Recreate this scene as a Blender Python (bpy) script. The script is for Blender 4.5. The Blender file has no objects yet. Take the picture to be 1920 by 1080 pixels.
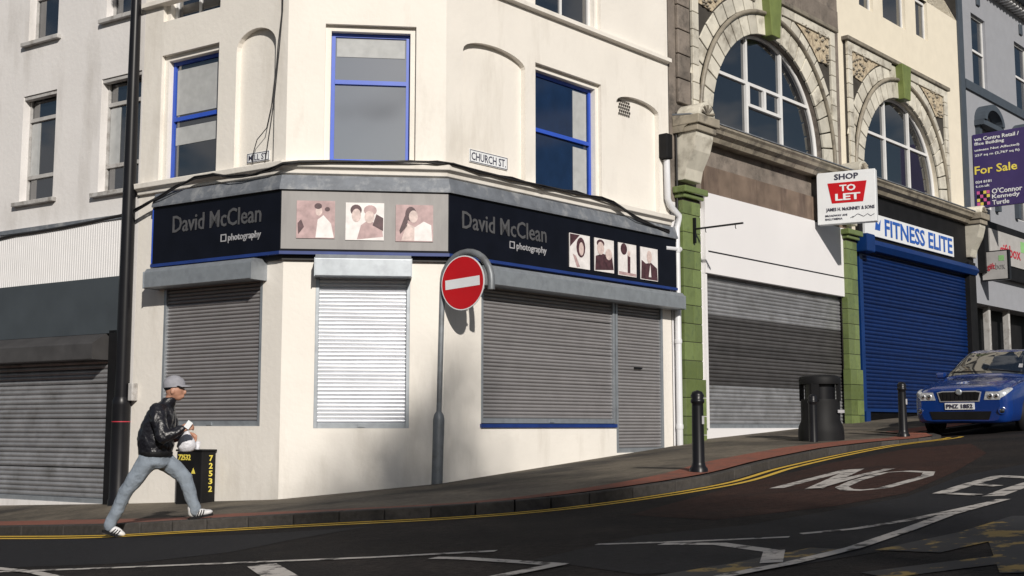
import bpy, bmesh, math, random
from mathutils import Vector, Matrix
from mathutils.bvhtree import BVHTree
random.seed(7)
R = math.radians
scene = bpy.context.scene
col = scene.collection
# ------------------------------------------------ camera, sky, sun, exposure
F_PX, PITCH = 2265.0, math.asin(260/2280)
cam_d = bpy.data.cameras.new('camera'); cam = bpy.data.objects.new('camera', cam_d); col.objects.link(cam)
cam_d.sensor_width = 36; cam_d.lens = 36*F_PX/1920; cam_d.clip_end = 3000
cam.rotation_euler = (math.pi/2+PITCH, 0, 0); scene.camera = cam
SUN_EL, SUN_AZ = R(27), R(17.5)          # sun behind the camera, 17.5 degrees to its right
world = bpy.data.worlds.new('World'); scene.world = world; world.use_nodes = True
wn = world.node_tree.nodes; wl = world.node_tree.links
bg = wn['Background']; bg.inputs['Strength'].default_value = 0.05
sky = wn.new('ShaderNodeTexSky'); sky.sky_type = 'NISHITA'; sky.sun_disc = False
sky.sun_elevation = SUN_EL; sky.sun_rotation = math.pi-SUN_AZ
sky.air_density = 1.0; sky.dust_density = 0.6
tcw = wn.new('ShaderNodeTexCoord'); nzw = wn.new('ShaderNodeTexNoise'); nzw.inputs['Scale'].default_value = 8.5; nzw.inputs['Detail'].default_value = 7
mpw = wn.new('ShaderNodeMapping'); mpw.inputs['Scale'].default_value = (1, 1, 2.2)
rpw = wn.new('ShaderNodeValToRGB'); rpw.color_ramp.elements[0].position = .5; rpw.color_ramp.elements[1].position = .58
mxw = wn.new('ShaderNodeMixRGB'); mxw.inputs['Color2'].default_value = (6.2, 6.3, 6.6, 1)
wl.new(tcw.outputs['Generated'], mpw.inputs[0]); wl.new(mpw.outputs[0], nzw.inputs['Vector']); wl.new(nzw.outputs['Fac'], rpw.inputs[0])
wl.new(rpw.outputs[0], mxw.inputs['Fac']); wl.new(sky.outputs[0], mxw.inputs['Color1']); wl.new(mxw.outputs[0], bg.inputs['Color'])
sd = bpy.data.lights.new('sun', 'SUN'); sd.energy = 5.0; sd.angle = R(1.0); sd.color = (1, .94, .86)
sun = bpy.data.objects.new('sun', sd); col.objects.link(sun)
S = Vector((math.sin(SUN_AZ)*math.cos(SUN_EL), -math.cos(SUN_AZ)*math.cos(SUN_EL), math.sin(SUN_EL)))
sun.rotation_euler = S.to_track_quat('Z', 'Y').to_euler()
vs = scene.view_settings; vs.view_transform = 'Standard'; vs.look = 'None'; vs.exposure = -0.24; vs.gamma = 1
# ------------------------------------------------ helpers
CP, SP = math.cos(PITCH), math.sin(PITCH)
def ray(px, py):
    a, b = (px-960)/F_PX, (540-py)/F_PX
    return Vector((a, CP-b*SP, SP+b*CP))
WM = {}
def setp(o, parent, M):
    WM[o] = M
    if parent is not None:
        o.parent = parent; o.matrix_basis = WM[parent].inverted() @ M
    else: o.matrix_basis = M
    return o
I4 = Matrix.Identity(4)
def T(x, y, z): return Matrix.Translation((x, y, z))
def RZ(a): return Matrix.Rotation(a, 4, 'Z')
def tag(o, label=None, cat=None, group=None, kind=None, category=None):
    cat = cat or category
    if label: o['label'] = label
    if cat: o['category'] = cat
    if group: o['group'] = group
    if kind: o['kind'] = kind
    return o
def empty(name, M, *a, **k):
    o = bpy.data.objects.new(name, None); col.objects.link(o); o.empty_display_size = .2
    setp(o, None, M); return tag(o, *a, **k)
class MB:
    def __init__(s): s.v = []; s.f = []; s.sm = []
    def add(s, vs, fs, smooth=False):
        n = len(s.v); s.v += [tuple(v) for v in vs]
        for f in fs: s.f.append(tuple(i+n for i in f)); s.sm.append(smooth)
        return s
    def box(s, x0, x1, y0, y1, z0, z1):
        return s.add([(x0,y0,z0),(x1,y0,z0),(x1,y1,z0),(x0,y1,z0),(x0,y0,z1),(x1,y0,z1),(x1,y1,z1),(x0,y1,z1)],
                     [(0,3,2,1),(4,5,6,7),(0,1,5,4),(1,2,6,5),(2,3,7,6),(3,0,4,7)])
    def hexa(s, p): return s.add(p, [(0,3,2,1),(4,5,6,7),(0,1,5,4),(1,2,6,5),(2,3,7,6),(3,0,4,7)])
    def quad(s, *p): return s.add(p, [(0,1,2,3)])
    def prism(s, poly, y0, y1):            # poly of (x,z), extruded along y
        n = len(poly)
        vs = [(x, y0, z) for x, z in poly]+[(x, y1, z) for x, z in poly]
        return s.add(vs, [tuple(range(n)), tuple(range(2*n-1, n-1, -1))]+[(i, i+n, (i+1)%n+n, (i+1)%n) for i in range(n)])
    def prismx(s, poly, x0, x1, smooth=False):   # poly of (y,z), extruded along x
        n = len(poly)
        vs = [(x0, y, z) for y, z in poly]+[(x1, y, z) for y, z in poly]
        s.add(vs, [(i, (i+1)%n, (i+1)%n+n, i+n) for i in range(n)], smooth)
        return s.add(vs, [tuple(range(n-1, -1, -1)), tuple(range(n, 2*n))])
    def tube(s, pts, r, n=8, caps=True):
        pts = [Vector(p) for p in pts]; rs = r if isinstance(r, (list, tuple)) else [r]*len(pts)
        vs = []; up0 = None
        for i, p in enumerate(pts):
            d = (pts[min(i+1, len(pts)-1)]-pts[max(i-1, 0)]).normalized()
            if up0 is None: up0 = Vector((0, 0, 1)) if abs(d.z) < .9 else Vector((1, 0, 0))
            a = d.cross(up0).normalized(); b = a.cross(d).normalized(); up0 = b
            for k in range(n):
                t = 2*math.pi*k/n; vs.append(p+(a*math.cos(t)+b*math.sin(t))*rs[i])
        fs = [(i*n+k, i*n+(k+1)%n, (i+1)*n+(k+1)%n, (i+1)*n+k) for i in range(len(pts)-1) for k in range(n)]
        s.add(vs, fs, True)
        if caps: s.add(vs[:n], [tuple(range(n))]); s.add(vs[-n:], [tuple(range(n-1, -1, -1))])
        return s
    def lathe(s, prof, n=20, c=(0, 0, 0)):
        vs = [(c[0]+r*math.cos(2*math.pi*k/n), c[1]+r*math.sin(2*math.pi*k/n), c[2]+z) for r, z in prof for k in range(n)]
        fs = [(i*n+k, i*n+(k+1)%n, (i+1)*n+(k+1)%n, (i+1)*n+k) for i in range(len(prof)-1) for k in range(n)]
        s.add(vs, fs, True)
        if prof[-1][0] > 1e-4: s.add(vs[-n:], [tuple(range(n))])
        return s
    def mesh(s, name):
        me = bpy.data.meshes.new(name); me.from_pydata(s.v, [], s.f); me.polygons.foreach_set('use_smooth', s.sm)
        bm = bmesh.new(); bm.from_mesh(me); bmesh.ops.recalc_face_normals(bm, faces=bm.faces); bm.to_mesh(me); bm.free()
        me.update(); return me
    def build(s, name, m, parent=None, M=I4, bevel=0, **k):
        return link(name, s.mesh(name), m, parent, M, bevel, **k)
def link(name, me, m, parent=None, M=I4, bevel=0, **k):
    if m and not me.materials: me.materials.append(m)
    o = bpy.data.objects.new(name, me); col.objects.link(o); setp(o, parent, M)
    if bevel:
        b = o.modifiers.new('bevel', 'BEVEL'); b.width = bevel; b.segments = 2; b.limit_method = 'ANGLE'
    return tag(o, **k)
# ------------------------------------------------ materials
def mat(name, c, rough=.6, metal=0, var=.12, scale=4, bump=0, bscale=60, rnd=0, stain=None, stain_scale=.8, coat=0, spec=.5, streak=0, slo=.5, shi=.72):
    m = bpy.data.materials.new(name); m.use_nodes = True
    N, L = m.node_tree.nodes, m.node_tree.links; p = N['Principled BSDF']
    p.inputs['Roughness'].default_value = rough; p.inputs['Metallic'].default_value = metal
    p.inputs['Coat Weight'].default_value = coat; p.inputs['Specular IOR Level'].default_value = spec
    tc = N.new('ShaderNodeTexCoord')
    geo = N.new('ShaderNodeNewGeometry')
    nz = N.new('ShaderNodeTexNoise'); nz.inputs['Scale'].default_value = scale; nz.inputs['Detail'].default_value = 6
    L.new(geo.outputs['Position'], nz.inputs['Vector'])
    mr = N.new('ShaderNodeMapRange'); mr.inputs[1].default_value = .25; mr.inputs[2].default_value = .75
    mr.inputs[3].default_value = 1-var; mr.inputs[4].default_value = 1+var
    L.new(nz.outputs['Fac'], mr.inputs[0]); val = mr.outputs[0]
    if rnd:
        oi = N.new('ShaderNodeObjectInfo'); m2 = N.new('ShaderNodeMapRange'); m2.inputs[3].default_value = 1-rnd; m2.inputs[4].default_value = 1+rnd
        L.new(oi.outputs['Random'], m2.inputs[0]); mm = N.new('ShaderNodeMath'); mm.operation = 'MULTIPLY'
        L.new(val, mm.inputs[0]); L.new(m2.outputs[0], mm.inputs[1]); val = mm.outputs[0]
    hs = N.new('ShaderNodeHueSaturation'); hs.inputs['Color'].default_value = (*c, 1); L.new(val, hs.inputs['Value'])
    out = hs.outputs[0]
    if stain:
        sn = N.new('ShaderNodeTexNoise'); sn.inputs['Scale'].default_value = stain_scale; sn.inputs['Detail'].default_value = 8; sn.inputs['Roughness'].default_value = .65
        mp = N.new('ShaderNodeMapping'); mp.inputs['Scale'].default_value = (1, 1, 1-streak*.85)
        L.new(geo.outputs['Position'], mp.inputs[0]); L.new(mp.outputs[0], sn.inputs['Vector'])
        rp = N.new('ShaderNodeMapRange'); rp.inputs[1].default_value = slo; rp.inputs[2].default_value = shi
        L.new(sn.outputs['Fac'], rp.inputs[0])
        mx = N.new('ShaderNodeMixRGB'); mx.inputs['Color2'].default_value = (*stain, 1)
        L.new(rp.outputs[0], mx.inputs['Fac']); L.new(out, mx.inputs['Color1']); out = mx.outputs[0]
    L.new(out, p.inputs['Base Color'])
    if bump:
        bn = N.new('ShaderNodeTexNoise'); bn.inputs['Scale'].default_value = bscale; bn.inputs['Detail'].default_value = 4
        L.new(geo.outputs['Position'] if not rnd else tc.outputs['Object'], bn.inputs['Vector'])
        b = N.new('ShaderNodeBump'); b.inputs['Strength'].default_value = bump; b.inputs['Distance'].default_value = .02
        L.new(bn.outputs['Fac'], b.inputs['Height']); L.new(b.outputs[0], p.inputs['Normal'])
    return m
M_ = {}
def mk(k, *a, **kw): M_[k] = mat(k, *a, **kw)
mk('cream', (.77, .735, .68), .75, var=.04, scale=1.5, bump=.2, bscale=14, stain=(.52, .48, .42), stain_scale=1.6, streak=.88, slo=.53, shi=.88, spec=.25)
mk('palegrey', (.72, .7, .69), .8, var=.04, scale=1.5, bump=.2, bscale=14, stain=(.48, .455, .43), stain_scale=1.6, streak=.88, slo=.51, shi=.86, spec=.25)
mk('bluepaint', (.03, .09, .5), .4, var=.1)
mk('galv', (.36, .39, .42), .42, metal=.55, var=.1, scale=9, stain=(.28, .3, .33), stain_scale=5)
mk('slat', (.32, .31, .315), .42, metal=.4, var=.08, rnd=.06)
mk('slat_bright', (.78, .8, .84), .3, metal=.35, var=.05, rnd=.04)
mk('slat_worn', (.36, .365, .38), .4, metal=.5, var=.25, scale=5, rnd=.1, stain=(.2, .2, .2), stain_scale=2.5)
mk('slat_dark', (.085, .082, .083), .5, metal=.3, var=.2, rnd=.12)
mk('slat_blue', (.0025, .018, .09), .35, var=.2, scale=6, rnd=.12, spec=.35)
mk('bluemetal', (.0035, .028, .13), .4, var=.15, spec=.35)
mk('fascia', (.005, .006, .011), .3, var=.2, spec=.15)
mk('fasciagrey', (.27, .26, .255), .45, var=.08, scale=2, stain=(.2, .19, .19), stain_scale=3, streak=.9)
mk('letters', (.1, .1, .105), .4, metal=.2, var=.15, scale=9)
mk('letterwhite', (.36, .36, .38), .4, var=.25, scale=9)
mk('lead', (.16, .175, .2), .6, metal=.2, var=.2, scale=6, bump=.3, bscale=14, stain=(.34, .35, .36), stain_scale=4)
mk('glass', (.01, .013, .018), .03, var=.1, spec=1)
mk('netcurtain', (.42, .43, .43), .7, var=.12, scale=8, coat=.8)
mk('glassblue', (.006, .02, .06), .04, var=.2, spec=.8)
mk('framewhite', (.7, .7, .7), .5, var=.06)
mk('framegrey', (.45, .44, .43), .6, var=.15, stain=(.2, .18, .16), stain_scale=6)
mk('black', (.008, .008, .01), .35, var=.2, spec=.3)
mk('blackmatt', (.009, .009, .01), .6, var=.3, spec=.2)
mk('cable', (.015, .014, .015), .6, var=.3)
mk('pvc', (.66, .67, .7), .4, var=.05, stain=(.45, .44, .42), streak=.8)
mk('postgrey', (.2, .215, .23), .5, metal=.35, var=.15, scale=7, stain=(.13, .13, .13), stain_scale=4)
mk('red', (.5, .005, .01), .35, var=.04)
mk('signwhite', (.74, .76, .78), .4, var=.04)
mk('faience', (.6, .57, .49), .35, var=.12, scale=5, rnd=.16, stain=(.17, .145, .11), stain_scale=2.6, bump=.1, bscale=10, slo=.5, shi=.78)
mk('ornament', (.5, .42, .3), .6, var=.35, scale=14, bump=1, bscale=16, stain=(.16, .11, .07), stain_scale=9)
mk('joint', (.045, .04, .034), .9, var=.3)
mk('faience_dirty', (.27, .24, .19), .5, var=.2, scale=5, rnd=.2, stain=(.07, .06, .055), stain_scale=3)
mk('greentile', (.15, .195, .07), .15, var=.25, scale=5, rnd=.22, stain=(.06, .085, .04), stain_scale=5, slo=.48, shi=.82)
mk('greenkey', (.16, .2, .06), .4, var=.2)
mk('stone', (.2, .17, .145), .85, var=.3, scale=3, bump=.5, bscale=18, stain=(.05, .045, .04), stain_scale=2.2, rnd=.15)
mk('timber', (.17, .125, .095), .75, var=.3, scale=3, stain=(.08, .055, .045), stain_scale=2.5, streak=.8)
mk('whiteboard', (.74, .73, .74), .55, var=.025, scale=1)
mk('creampaint', (.74, .68, .56), .7, var=.04, bump=.1, bscale=25, stain=(.6, .53, .42), streak=.7, slo=.55, shi=.85)
mk('greypaint', (.3, .31, .34), .7, var=.05, bump=.1, bscale=25)
mk('slategrey', (.055, .07, .09), .6, var=.12)
mk('awning', (.055, .066, .076), .75, var=.12, scale=2, spec=.2)
mk('corrug', (.72, .71, .71), .5, var=.04)
mk('roofslate', (.06, .065, .075), .7, var=.3, scale=8)
mk('brickfar', (.25, .12, .08), .85, var=.3, scale=3)
mk('purple', (.04, .025, .12), .45, var=.1)
mk('yellow', (.75, .62, .1), .5, var=.1)
mk('pink', (.6, .1, .3), .5)
mk('textred', (.45, .03, .05), .5)
mk('textblue', (.02, .1, .42), .4)
mk('textdark', (.03, .03, .06), .5)
mk('green', (.25, .5, .2), .5)
mk('photobg', (.68, .61, .6), .5, var=.25, scale=9)
mk('photopink', (.42, .29, .29), .5, var=.3, scale=9)
mk('photodark', (.07, .03, .037), .5, var=.5, scale=14)
mk('photowhite', (.74, .71, .7), .5, var=.14, scale=10)
mk('photoskin', (.6, .48, .45), .5, var=.25, scale=16)
mk('carblue', (.004, .03, .17), .22, var=.04, coat=1)
mk('chrome', (.8, .8, .82), .35, metal=.75, var=.03)
mk('lamp', (.62, .64, .67), .15, metal=.4, var=.3, scale=30)
mk('tyre', (.012, .012, .012), .8)
mk('skin', (.42, .22, .15), .5, var=.1, scale=20)
mk('leather', (.011, .011, .015), .36, var=.2, bump=1, bscale=13)
mk('denim', (.2, .235, .28), .85, var=.2, scale=9, bump=1, bscale=13)
mk('capgrey', (.27, .27, .3), .8, var=.15, scale=20)
mk('shoewhite', (.62, .62, .63), .5, var=.1)
mk('bag', (.6, .6, .64), .4, var=.12, scale=14, bump=.6, bscale=22)
mk('asphalt', (.023, .0185, .0168), .85, var=.6, scale=16, bump=.9, bscale=45, stain=(.011, .0102, .0105), stain_scale=.7, slo=.42, shi=.62, spec=.15)
mk('pave', (.16, .138, .108), .85, var=.3, scale=16, bump=.4, bscale=60, stain=(.05, .045, .04), stain_scale=.45, slo=.42, shi=.62, spec=.2)
mk('kerb', (.055, .051, .048), .8, var=.25, scale=18, rnd=.22, bump=.3, spec=.2)
mk('redpave', (.2, .062, .036), .85, var=.25, scale=20, stain=(.1, .05, .038), stain_scale=2)
def worn(name, c, under, lo, hi, sc=7):
    m = mat(name, c, .7, var=.1, scale=20, stain=under, stain_scale=sc, slo=lo, shi=hi); M_[name] = m
mk('signshade', (.4, .39, .38), .6, var=.1)  # white gift shop signs, the shade there put into their colour
mk('trimblue', (.012, .035, .17), .4, var=.2)
mk('asphalt_dark', (.012, .0122, .015), .8, var=.4, scale=20, bump=.4, bscale=70, spec=.2)
mk('asphalt_red', (.04, .019, .0145), .85, var=.5, scale=13, bump=.8, bscale=50, stain=(.02, .013, .0115), stain_scale=.9, spec=.15)
worn('roadwhite', (.46, .43, .4), (.035, .031, .03), .52, .6)
worn('roadyellow', (.66, .42, .04), (.09, .065, .03), .6, .72)
worn('roadyellow_worn', (.24, .16, .035), (.0115, .0117, .0145), .43, .47, 4)
M_['glass'].node_tree.nodes['Principled BSDF'].inputs['IOR'].default_value = 2.0
mk('glass_bright', (.02, .022, .025), .05, var=.2, spec=1)
M_['glass_bright'].node_tree.nodes['Principled BSDF'].inputs['IOR'].default_value = 3.6
# ------------------------------------------------ the lie of the land and the facade lines
def road_z(x, y):
    xc = x if -22 < x < 34 else (-22 if x < 0 else 34)
    yc = max(-30, min(60, y)); return -.85+.082*xc+.004*yc
class Face:
    def __init__(s, o, a): s.o = Vector((o[0], o[1], 0)); s.u = Vector((math.cos(a), math.sin(a), 0)); s.n = Vector((math.sin(a), -math.cos(a), 0)); s.M = Matrix.Translation(s.o) @ RZ(a)
    def uz(s, px, py, d=0):                # pixel to (u, z) on the wall plane set d out from the face
        r = ray(px, py); t = (s.o+s.n*d).dot(s.n)/r.dot(s.n); p = r*t-s.o
        return p.dot(s.u), p.z
    def pt(s, u, d=0, z=0): return s.o+s.u*u+s.n*d+Vector((0, 0, z))
aR, aC, aL = R(90-41.7), R(90-83.5), -R(33)
CR = Vector((-.93, 16.6)); LC = Vector((-3.123, 16.35))
FR, FC, FL = Face(CR, aR), Face(LC, aC), Face(LC, aL)
WC = (CR-LC).length
R_END = FR.uz(1262, 800)[0]; L_END = FL.uz(246, 800)[0]
def base_z(face, u):                       # where the pavement meets the walls
    def ip(pts, x):
        if x <= pts[0][0]: return pts[0][1]
        for (a, za), (b, zb) in zip(pts, pts[1:]):
            if x <= b: return za+(zb-za)*(x-a)/(b-a)
        return pts[-1][1]
    if face is FL: return ip([(-12, -1.5), (-3.04, -1.12), (0, -.965)], u)
    if face is FC: return ip([(0, -.965), (WC, -.765)], u)
    return ip([(0, -.765), (5.56, -.33), (6.5, -.22), (12.1, .08), (19, .42), (30, .95)], u)
# ------------------------------------------------ ground, pavement, kerb
g = MB(); xs = [-400, -120, -40, -22, -10, 0, 10, 20, 34, 60, 150, 400]; ys = [-400, -120, -30, -10, 0, 10, 20, 40, 60, 150, 400]
g.add([(x, y, road_z(x, y)) for y in ys for x in xs], [(j*len(xs)+i, j*len(xs)+i+1, (j+1)*len(xs)+i+1, (j+1)*len(xs)+i) for j in range(len(ys)-1) for i in range(len(xs)-1)])
g.build('road', M_['asphalt'], kind='structure')
pairs = [((-14.9, 20.9), FL, -11.5), ((-9, 17), FL, -6), ((-6.5, 15.0), FL, -3.6), ((-4.4, 13.25), FL, -1.2), ((-3.17, 12.72), FL, 0), ((-1.72, 12.15), FC, 1.1), ((-.35, 11.6), FC, WC),
         ((.75, 11.8), FR, .8), ((2.13, 13.1), FR, 2.5), ((3.2, 15.2), FR, 4.7), ((4.5, 17.3), FR, 6.6), ((5.75, 18.95), FR, 8.2), ((6.8, 19.7), FR, 9.3), ((7.15, 20.3), FR, 9.9),
         ((7.2, 21.3), FR, 10.6), ((9.2, 23.6), FR, 14), ((17.2, 32.6), FR, 26)]
def cat(p0, p1, p2, p3, t): return .5*((2*p1)+(p2-p0)*t+(2*p0-5*p1+4*p2-p3)*t*t+(3*p1-p0-3*p2+p3)*t**3)
KL, FP = [], []
for i in range(len(pairs)-1):
    P = [Vector(pairs[max(0, min(len(pairs)-1, i+k))][0]) for k in (-1, 0, 1, 2)]
    (_, fa, ua), (_, fb, ub) = pairs[i], pairs[i+1]
    if fb is FC and fa is FL: fa, ua = FC, 0
    if fb is FR and fa is FC: fa, ua = FR, 0
    for k in range(6):
        t = k/6; KL.append(cat(*P, t)); u = ua+(ub-ua)*t
        q = fb.pt(u, -.05); FP.append(Vector((q.x, q.y, base_z(fb, u))))
def kn(i):
    d = (KL[min(i+1, len(KL)-1)]-KL[max(i-1, 0)]).normalized(); return Vector((-d.y, d.x))
def kh(i): return .11 if KL[i].x < 4.5 else max(.05, .11-.03*(KL[i].x-4.5)) if i < 80 else .08
rows = []
for i, k in enumerate(KL):
    n = kn(i); h = kh(i); z = road_z(k.x, k.y)+h
    wr = 1.15 if k.x < -4.6 else .22+.93*max(0, min(1, (-1.8-k.x)/2.8)) if k.x < 1 else min(.5, .22+.16*(k.x-1)); a = k+n*.14; b = k+n*(.14+wr); f = FP[i]
    A = Vector((a.x, a.y, z)); B = Vector((b.x, b.y, z+.008))
    rows.append([A, B]+[B.lerp(f, t) for t in (.2, .4, .6, .8, 1)])
def strip(c0, c1, nm, m):
    s = MB(); w = c1-c0+1
    s.add([p for r in rows for p in r[c0:c1+1]], [(i*w+j, (i+1)*w+j, (i+1)*w+j+1, i*w+j+1) for i in range(len(rows)-1) for j in range(w-1)], True)
    return s.build(nm, m, kind='structure')
pavement = strip(1, 6, 'pavement', M_['pave']); strip(0, 1, 'red_paving_strip', M_['redpave'])
for i in range(0, len(KL)-1):
    if i % 2: continue
    j = min(i+2, len(KL)-1); s = MB(); P8 = []
    for zz in (-.25, 1):
        for q, off in ((i, 0), (j, 0), (j, .136), (i, .136)):
            n = kn(q); d = (KL[j]-KL[i]).normalized()*(.006 if q == i else -.006)
            p = KL[q]+n*off+d; P8.append((p.x, p.y, road_z(p.x, p.y)+(kh(q)-.002 if zz == 1 else zz)))
    s.hexa(P8).build('kerb_stone', M_['kerb'], pavement, I4, bevel=.012)
bvh = BVHTree.FromPolygons([v for r in rows for v in r], [(i*7+j, (i+1)*7+j, (i+1)*7+j+1, i*7+j+1) for i in range(len(rows)-1) for j in range(6)])
def ground(px, py):
    r = ray(px, py).normalized(); h = bvh.ray_cast(Vector((0, 0, 0)), r, 200)
    if h[0]: return h[0]
    t = .85/(-r.z+.082*r.x+.004*r.y); return r*t
def rg(px, py, dz=.005):
    r = ray(px, py); t = -.85/(r.z-.082*r.x-.004*r.y); p = r*t; return Vector((p.x, p.y, p.z+dz))
def ribbon(pts, w, closed=False):
    s = MB(); vs = []; n = len(pts)
    for i, p in enumerate(pts):
        a = pts[(i-1) % n] if closed or i else p; b = pts[(i+1) % n] if closed or i < n-1 else p
        d = (b-a); d.z = 0; d.normalize(); q = Vector((-d.y, d.x, 0))*w/2
        for e in (p-q, p+q): vs.append((e.x, e.y, road_z(e.x, e.y)+(p.z-road_z(p.x, p.y))))
    m = n if closed else n-1
    return s.add(vs, [(2*i, 2*((i+1) % n), 2*((i+1) % n)+1, 2*i+1) for i in range(m)])
def mark(pix, w, m='roadwhite', closed=False, dz=.005): ribbon([rg(x, y, dz) for x, y in pix], w, closed).build('road_marking', M_[m], kind='structure')
def patch_(pix, m):
    MB().add([rg(x, y, .0025) for x, y in pix], [tuple(range(len(pix)))]).build('asphalt_patch', M_[m], kind='structure')
patch_([(-80, 1012), (250, 1009), (480, 1002), (690, 988), (560, 1010), (430, 1036), (250, 1056), (-80, 1068)], 'asphalt_dark')  # newer, darker asphalt at the left
patch_([(1180, 966), (1345, 921), (1560, 868), (1700, 842), (1820, 832), (1850, 850), (1790, 885), (1700, 925), (1560, 950), (1340, 975)], 'asphalt_red')
patch_([(1000, 1050), (1200, 1005), (1400, 985), (1560, 958), (1700, 932), (1800, 893), (1980, 860), (1980, 960), (1800, 1010), (1500, 1060), (1200, 1078)], 'asphalt_dark')  # darker area across the lower right of the road
mark([(-60, 1075), (200, 1066), (450, 1056), (700, 1046), (930, 1034)], .085)
mark([(-20, 1066), (60, 1074), (110, 1085)], .09, dz=.009)
mark([(490, 1060), (530, 1085)], .2)
mark([(812, 1047), (870, 1048), (1055, 1060)], .1); mark([(1050, 1060), (925, 1085)], .12, dz=.009)
mark([(1118, 1022), (1300, 1016), (1480, 1008)], .07); mark([(1502, 1002), (1600, 993), (1700, 977), (1790, 958), (1880, 938)], .085)
mark([(1240, 1021), (1350, 1021), (1460, 1036)], .1); mark([(1452, 1034), (1446, 1058)], .12, dz=.009)
mark([(1350, 1084), (1480, 1059), (1600, 1030), (1700, 996), (1780, 966), (1882, 938)], .1, dz=.009)
mark([(1456, 916), (1530, 897), (1592, 881)], .15); mark([(1606, 881), (1526, 918)], .17, dz=.009); mark([(1526, 918), (1600, 897), (1668, 881)], .13, dz=.013)
mark([(1578, 914), (1602, 903), (1655, 887), (1700, 884), (1742, 886), (1738, 893), (1700, 904), (1656, 916), (1615, 920), (1588, 919)], .12, closed=True)
mark([(1764, 926), (1820, 908), (1872, 894)], .14); mark([(1868, 894), (1960, 899)], .13, dz=.009); mark([(1764, 926), (1836, 930)], .1, dz=.009); mark([(1830, 910), (1872, 913)], .1, dz=.009)
mark([(1862, 931), (1900, 917), (1960, 898)], .16)
for off in (.12, .31):
    pts = []
    for i in range(8, 77):
        k = KL[i]-kn(i)*off; pts.append(Vector((k.x, k.y, road_z(k.x, k.y)+.005)))
    ribbon(pts, .09).build('yellow_line', M_['roadyellow'], kind='structure')
for pl, w in (([(1260, 1085), (1400, 1062), (1560, 1030)], .3), ([(1640, 1080), (1780, 1062), (1960, 1040)], .25), ([(1700, 1035), (1860, 1000), (1960, 968)], .4), ([(1880, 985), (1925, 1075)], .22)):
    mark(pl, w, 'roadyellow_worn', dz=.004+.002*w)
# ------------------------------------------------ building helpers
def fill(mb, outer, holes, y):
    bm = bmesh.new(); es = []
    for lp in [outer]+holes:
        vs = [bm.verts.new((x, y, z)) for x, z in lp]
        es += [bm.edges.new((vs[i], vs[(i+1) % len(vs)])) for i in range(len(vs))]
    bmesh.ops.triangle_fill(bm, use_beauty=True, use_dissolve=False, edges=es)
    bm.verts.index_update(); mb.add([v.co[:] for v in bm.verts], [tuple(v.index for v in f.verts) for f in bm.faces]); bm.free()
def reveal(mb, lp, y0, y1):
    n = len(lp); mb.add([(x, y0, z) for x, z in lp]+[(x, y1, z) for x, z in lp], [(i, (i+1) % n, (i+1) % n+n, i+n) for i in range(n)])
def rect(u0, u1, z0, z1): return [(u0, z0), (u1, z0), (u1, z1), (u0, z1)]
def archloop(u0, u1, z0, zs, rise, n=14):
    c, a = (u0+u1)/2, (u1-u0)/2
    return [(u0, z0), (u1, z0)]+[(c+a*math.cos(math.pi*k/n), zs+rise*math.sin(math.pi*k/n)) for k in range(n+1)]
def stepped(mb, holes, o, st=.08, y1=.07, y2=.24):      # window opening with a stepped surround
    u0, u1, z0, z1 = o; a = rect(u0, u1, z0, z1); b = rect(u0+st, u1-st, z0+.001, z1-st); holes.append(a)
    reveal(mb, a, 0, y1); fill(mb, a, [b], y1); reveal(mb, b, y1, y2); return (u0+st, u1-st, z0, z1-st)
def sash(parent, face, o, y, fm, trans, pane='glass', blind=None, bars=(), fw=.055):
    u0, u1, z0, z1 = o; m = MB(); e = .002
    m.box(u0+e, u0+fw, y, y+.07, z0, z1).box(u1-fw, u1-e, y, y+.07, z0, z1).box(u0+fw, u1-fw, y+.003, y+.067, z1-fw, z1-e).box(u0+fw, u1-fw, y+.003, y+.067, z0+e, z0+fw)
    for t in trans: zt = z0+(z1-z0)*t; m.box(u0+fw, u1-fw, y-.012, y+.06, zt-.03, zt+.03)
    for b in bars: ub = u0+(u1-u0)*b; m.box(ub-.02, ub+.02, y+.006, y+.055, z0+fw, z1-fw)
    w = m.build('window', M_[fm], parent, face.M)
    cuts = [z0+fw]+[z0+(z1-z0)*t for t in trans]+[z1-fw]
    for a, b in zip(cuts, cuts[1:]): MB().box(u0+fw*.8, u1-fw*.8, y+.03, y+.036, a, b).build('pane', M_[pane], w, face.M)
    if blind:
        for (f0, f1, g0, g1) in blind: MB().box(u0+fw+(u1-u0-2*fw)*f0, u0+fw+(u1-u0-2*fw)*f1, y+.020, y+.027, z0+fw+(z1-z0-2*fw)*g0, z0+fw+(z1-z0-2*fw)*g1).build('blind', M_['netcurtain'], w, face.M)
    return w
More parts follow.
